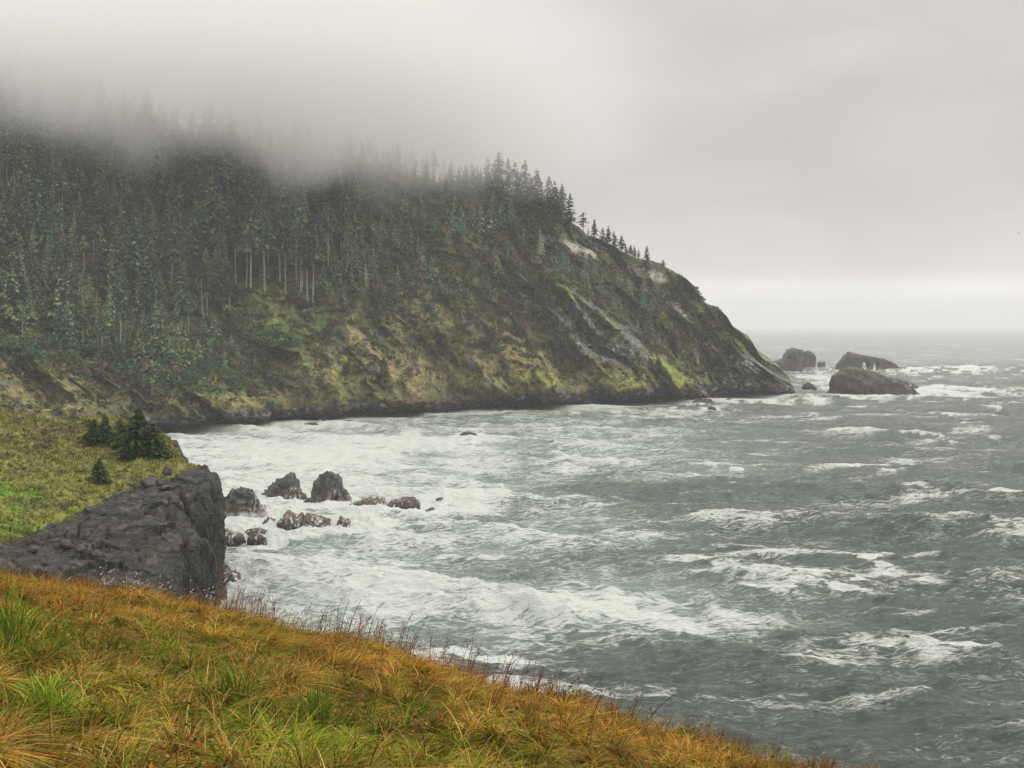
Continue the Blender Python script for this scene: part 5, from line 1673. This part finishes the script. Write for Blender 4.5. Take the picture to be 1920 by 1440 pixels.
def leafy(px, rel, n, H, col, lab, seed):
    r = np.random.default_rng(seed)
    D = edge_at(px) * rel
    x0 = (px - 960) / F * D; z0 = float(hill_z(np.array([x0]), np.array([D]))[0])
    e = empty('leafy_plant', (x0, D, z0), 0, 1, lab, 'plant')
    st = []; lv = []; lc = []
    for i in range(9):
        az = r.uniform(0, 6.28)
        top = np.array([cos(az) * H * 0.5, sin(az) * H * 0.5, H * r.uniform(0.6, 1)])
        st.append(tube(np.array([[0, 0, 0], top * 0.5 + [0, 0, 0.05], top]), 0.004, 0.002))
        for k in range(n):
            q = r.uniform(0.3, 1); c = top * q + r.normal(0, 0.025, 3)
            a = r.normal(size=3); a[2] *= 0.4; a /= np.linalg.norm(a); b = np.cross(a, [0.1, 0.2, 1]); b /= np.linalg.norm(b)
            l = r.uniform(0.03, 0.06)
            lv.append((np.array([c - a * l, c + b * l * 0.55, c + a * l, c - b * l * 0.55]), np.array([[0, 1, 2, 3]]))); lc.append(np.array(col) * r.uniform(0.6, 1.3))
    V, Q = join(st)
    link('stem', mesh('leafy_stem', V, Q, np.zeros_like(V) + (0.08, 0.10, 0.03), False), M_STALK, e)
    V, Q = join(lv)
    link('leaves', mesh('leafy_leaves', V, Q, np.repeat(np.array(lc), 4, 0), False), M_GRASS, e)


leafy(1085, 0.97, 14, 0.36, (0.09, 0.14, 0.02), 'leafy green plant on the edge below the shore foam patch', 11)
leafy(1290, 0.95, 14, 0.28, (0.08, 0.13, 0.02), 'leafy green plant on the lower right of the edge', 12)
leafy(1210, 0.9, 8, 0.25, (0.16, 0.10, 0.03), 'browning leafy plant between the two green ones on the edge', 13)

# fallen pale trunks on the headland slope
def fallen(px0, py0, px1, py1, lab, seed):
    r = np.random.default_rng(seed)
    a = at_ground(px0, py0) + [0, -1.0, 1.0]; b = at_ground(px1, py1) + [0, -1.0, 1.0]
    t = np.linspace(0, 1, 6)[:, None]
    parts = [tube(a + (b - a) * t + r.normal(0, 0.25, (6, 3)), 0.45, 0.2, 6)]
    for i in range(4):
        q = r.uniform(0.2, 0.8); p = a + (b - a) * q
        parts.append(tube(np.array([p, p + [r.normal(0, 1.5), -1, r.uniform(1, 3.0)]]), 0.18, 0.07, 4))
    V, Q = join(parts)
    link('fallen_trunk', mesh('fallen_trunk', V - a, Q, np.zeros_like(V) + (0.36, 0.33, 0.28), True), M_BARK, loc=a, label=lab, cat='dead tree')


fallen(738, 588, 768, 614, 'pale dead tree lying on the middle of the headland slope', 1)
fallen(752, 655, 770, 690, 'short pale log lying below the dead tree on the headland slope', 2)

# gull far over the sea
def gull():
    p = W(1910, 437, 420)
    s = 1.3
    wing = lambda sg: np.array([(0.0, -0.10, 0), (0.0, 0.12, 0), (sg * 0.35, 0.10, 0.10), (sg * 0.35, -0.08, 0.10), (sg * 0.75, -0.02, 0.04), (sg * 0.75, -0.10, 0.04)]) * s
    e = empty('gull', p, 0.6, 1, 'tiny gull flying in the grey sky at the far right', 'bird')
    t = np.linspace(0, 1, 7)
    body = np.stack([0 * t, (t - 0.5) * 0.5 * s, 0 * t], -1)
    V, Q = tube(body, 0.06, 0.06, 8)
    prof = np.repeat(np.array([0.15, 0.8, 1.1, 1.1, 0.9, 0.8, 0.25]), 8)[:, None]
    V = np.repeat(body, 8, 0) + (V - np.repeat(body, 8, 0)) * prof
    link('body', mesh('gull_body', V, Q, np.zeros_like(V) + 0.25, True), M_STALK, e)
    for sg in (-1, 1):
        w = wing(sg); w2 = w - [0, 0, 0.015]
        Vw = np.concatenate([w, w2]); Qw = [(0, 1, 2, 3), (3, 2, 4, 5), (6, 9, 8, 7), (9, 11, 10, 8), (1, 7, 8, 2), (2, 8, 10, 4), (4, 10, 11, 5), (5, 11, 9, 3), (3, 9, 6, 0)]
        link('wing', mesh('gull_wing', Vw, Qw, np.zeros_like(Vw) + 0.18, False), M_STALK, e)
    e.rotation_euler = (0, 0.5, 0.3)


gull()


# ------------------------------------------------------------------ haze and the fog on the hill
def box_mesh(name, lo, hi):
    (x0, y0, z0), (x1, y1, z1) = lo, hi
    V = [(x0, y0, z0), (x1, y0, z0), (x1, y1, z0), (x0, y1, z0), (x0, y0, z1), (x1, y0, z1), (x1, y1, z1), (x0, y1, z1)]
    Q = [(0, 3, 2, 1), (4, 5, 6, 7), (0, 1, 5, 4), (1, 2, 6, 5), (2, 3, 7, 6), (3, 0, 4, 7)]
    return mesh(name, V, Q, None, False)


def haze():
    m = bpy.data.materials.new('sea_haze'); m.use_nodes = True
    t = m.node_tree; t.nodes.clear()
    out = N(t, 'ShaderNodeOutputMaterial')
    v = N(t, 'ShaderNodeVolumePrincipled')
    v.inputs['Color'].default_value = (0.86, 0.855, 0.86, 1); v.inputs['Density'].default_value = 0.000095; v.inputs['Anisotropy'].default_value = 0.0
    t.links.new(v.outputs[0], out.inputs['Volume'])
    link('haze', box_mesh('haze', (-20000, -150, -9), (20000, 31500, 440)), m, kind='stuff', label='thin sea haze', cat='haze')


haze()


def fog():
    m = bpy.data.materials.new('hill_fog'); m.use_nodes = True
    t = m.node_tree; t.nodes.clear(); L = t.links.new
    out = N(t, 'ShaderNodeOutputMaterial')
    v = N(t, 'ShaderNodeVolumePrincipled')
    v.inputs['Color'].default_value = (0.825, 0.805, 0.792, 1); v.inputs['Anisotropy'].default_value = 0.0
    g = N(t, 'ShaderNodeNewGeometry')
    sep = N(t, 'ShaderNodeSeparateXYZ'); L(g.outputs['Position'], sep.inputs[0])
    n = N(t, 'ShaderNodeTexNoise'); n.inputs['Scale'].default_value = 0.0105; n.inputs['Detail'].default_value = 4.0; n.inputs['Distortion'].default_value = 0.6
    L(g.outputs['Position'], n.inputs['Vector'])
    # cloud base: about 205 m, rising at the far left
    left = N(t, 'ShaderNodeMapRange', interpolation_type='SMOOTHSTEP')
    left.inputs['From Min'].default_value = -300; left.inputs['From Max'].default_value = -460; left.inputs['To Min'].default_value = 0; left.inputs['To Max'].default_value = 26
    L(sep.outputs['X'], left.inputs['Value'])
    a = math_node(t, 'SUBTRACT', sep.outputs['Z'], 198.0)
    a = math_node(t, 'SUBTRACT', a, left.outputs[0])
    dip = N(t, 'ShaderNodeMapRange', interpolation_type='SMOOTHSTEP')
    dip.inputs['From Min'].default_value = -260; dip.inputs['From Max'].default_value = -130; dip.inputs['To Max'].default_value = 17
    L(sep.outputs['X'], dip.inputs['Value'])
    a = math_node(t, 'ADD', a, dip.outputs[0])
    b = math_node(t, 'MULTIPLY_ADD', n.outputs['Fac'], 140.0, -70.0)
    a = math_node(t, 'ADD', a, b)
    d = N(t, 'ShaderNodeMapRange', interpolation_type='SMOOTHSTEP')
    d.inputs['From Min'].default_value = -20; d.inputs['From Max'].default_value = 45; d.inputs['To Max'].default_value = 0.014
    L(a, d.inputs['Value'])
    ex = N(t, 'ShaderNodeMapRange', interpolation_type='SMOOTHSTEP')
    ex.inputs['From Min'].default_value = 148; ex.inputs['From Max'].default_value = -150
    L(sep.outputs['X'], ex.inputs['Value'])
    ey = N(t, 'ShaderNodeMapRange', interpolation_type='SMOOTHSTEP')
    ey.inputs['From Min'].default_value = 700; ey.inputs['From Max'].default_value = 860
    L(sep.outputs['Y'], ey.inputs['Value'])
    tp = N(t, 'ShaderNodeMapRange', interpolation_type='SMOOTHSTEP')
    tp.inputs['From Min'].default_value = 350; tp.inputs['From Max'].default_value = 240
    L(sep.outputs['Z'], tp.inputs['Value'])
    dt = math_node(t, 'MULTIPLY', d.outputs[0], tp.outputs[0])
    q = math_node(t, 'MULTIPLY', dt, ex.outputs[0]); q = math_node(t, 'MULTIPLY', q, ey.outputs[0])
    L(q, v.inputs['Density'])
    L(v.outputs[0], out.inputs['Volume'])
    link('fog_bank', box_mesh('fog_bank', (-900, 700, 150), (150, 1330, 352)), m, kind='stuff', label='low cloud hiding the top of the forested headland', cat='fog')


fog()
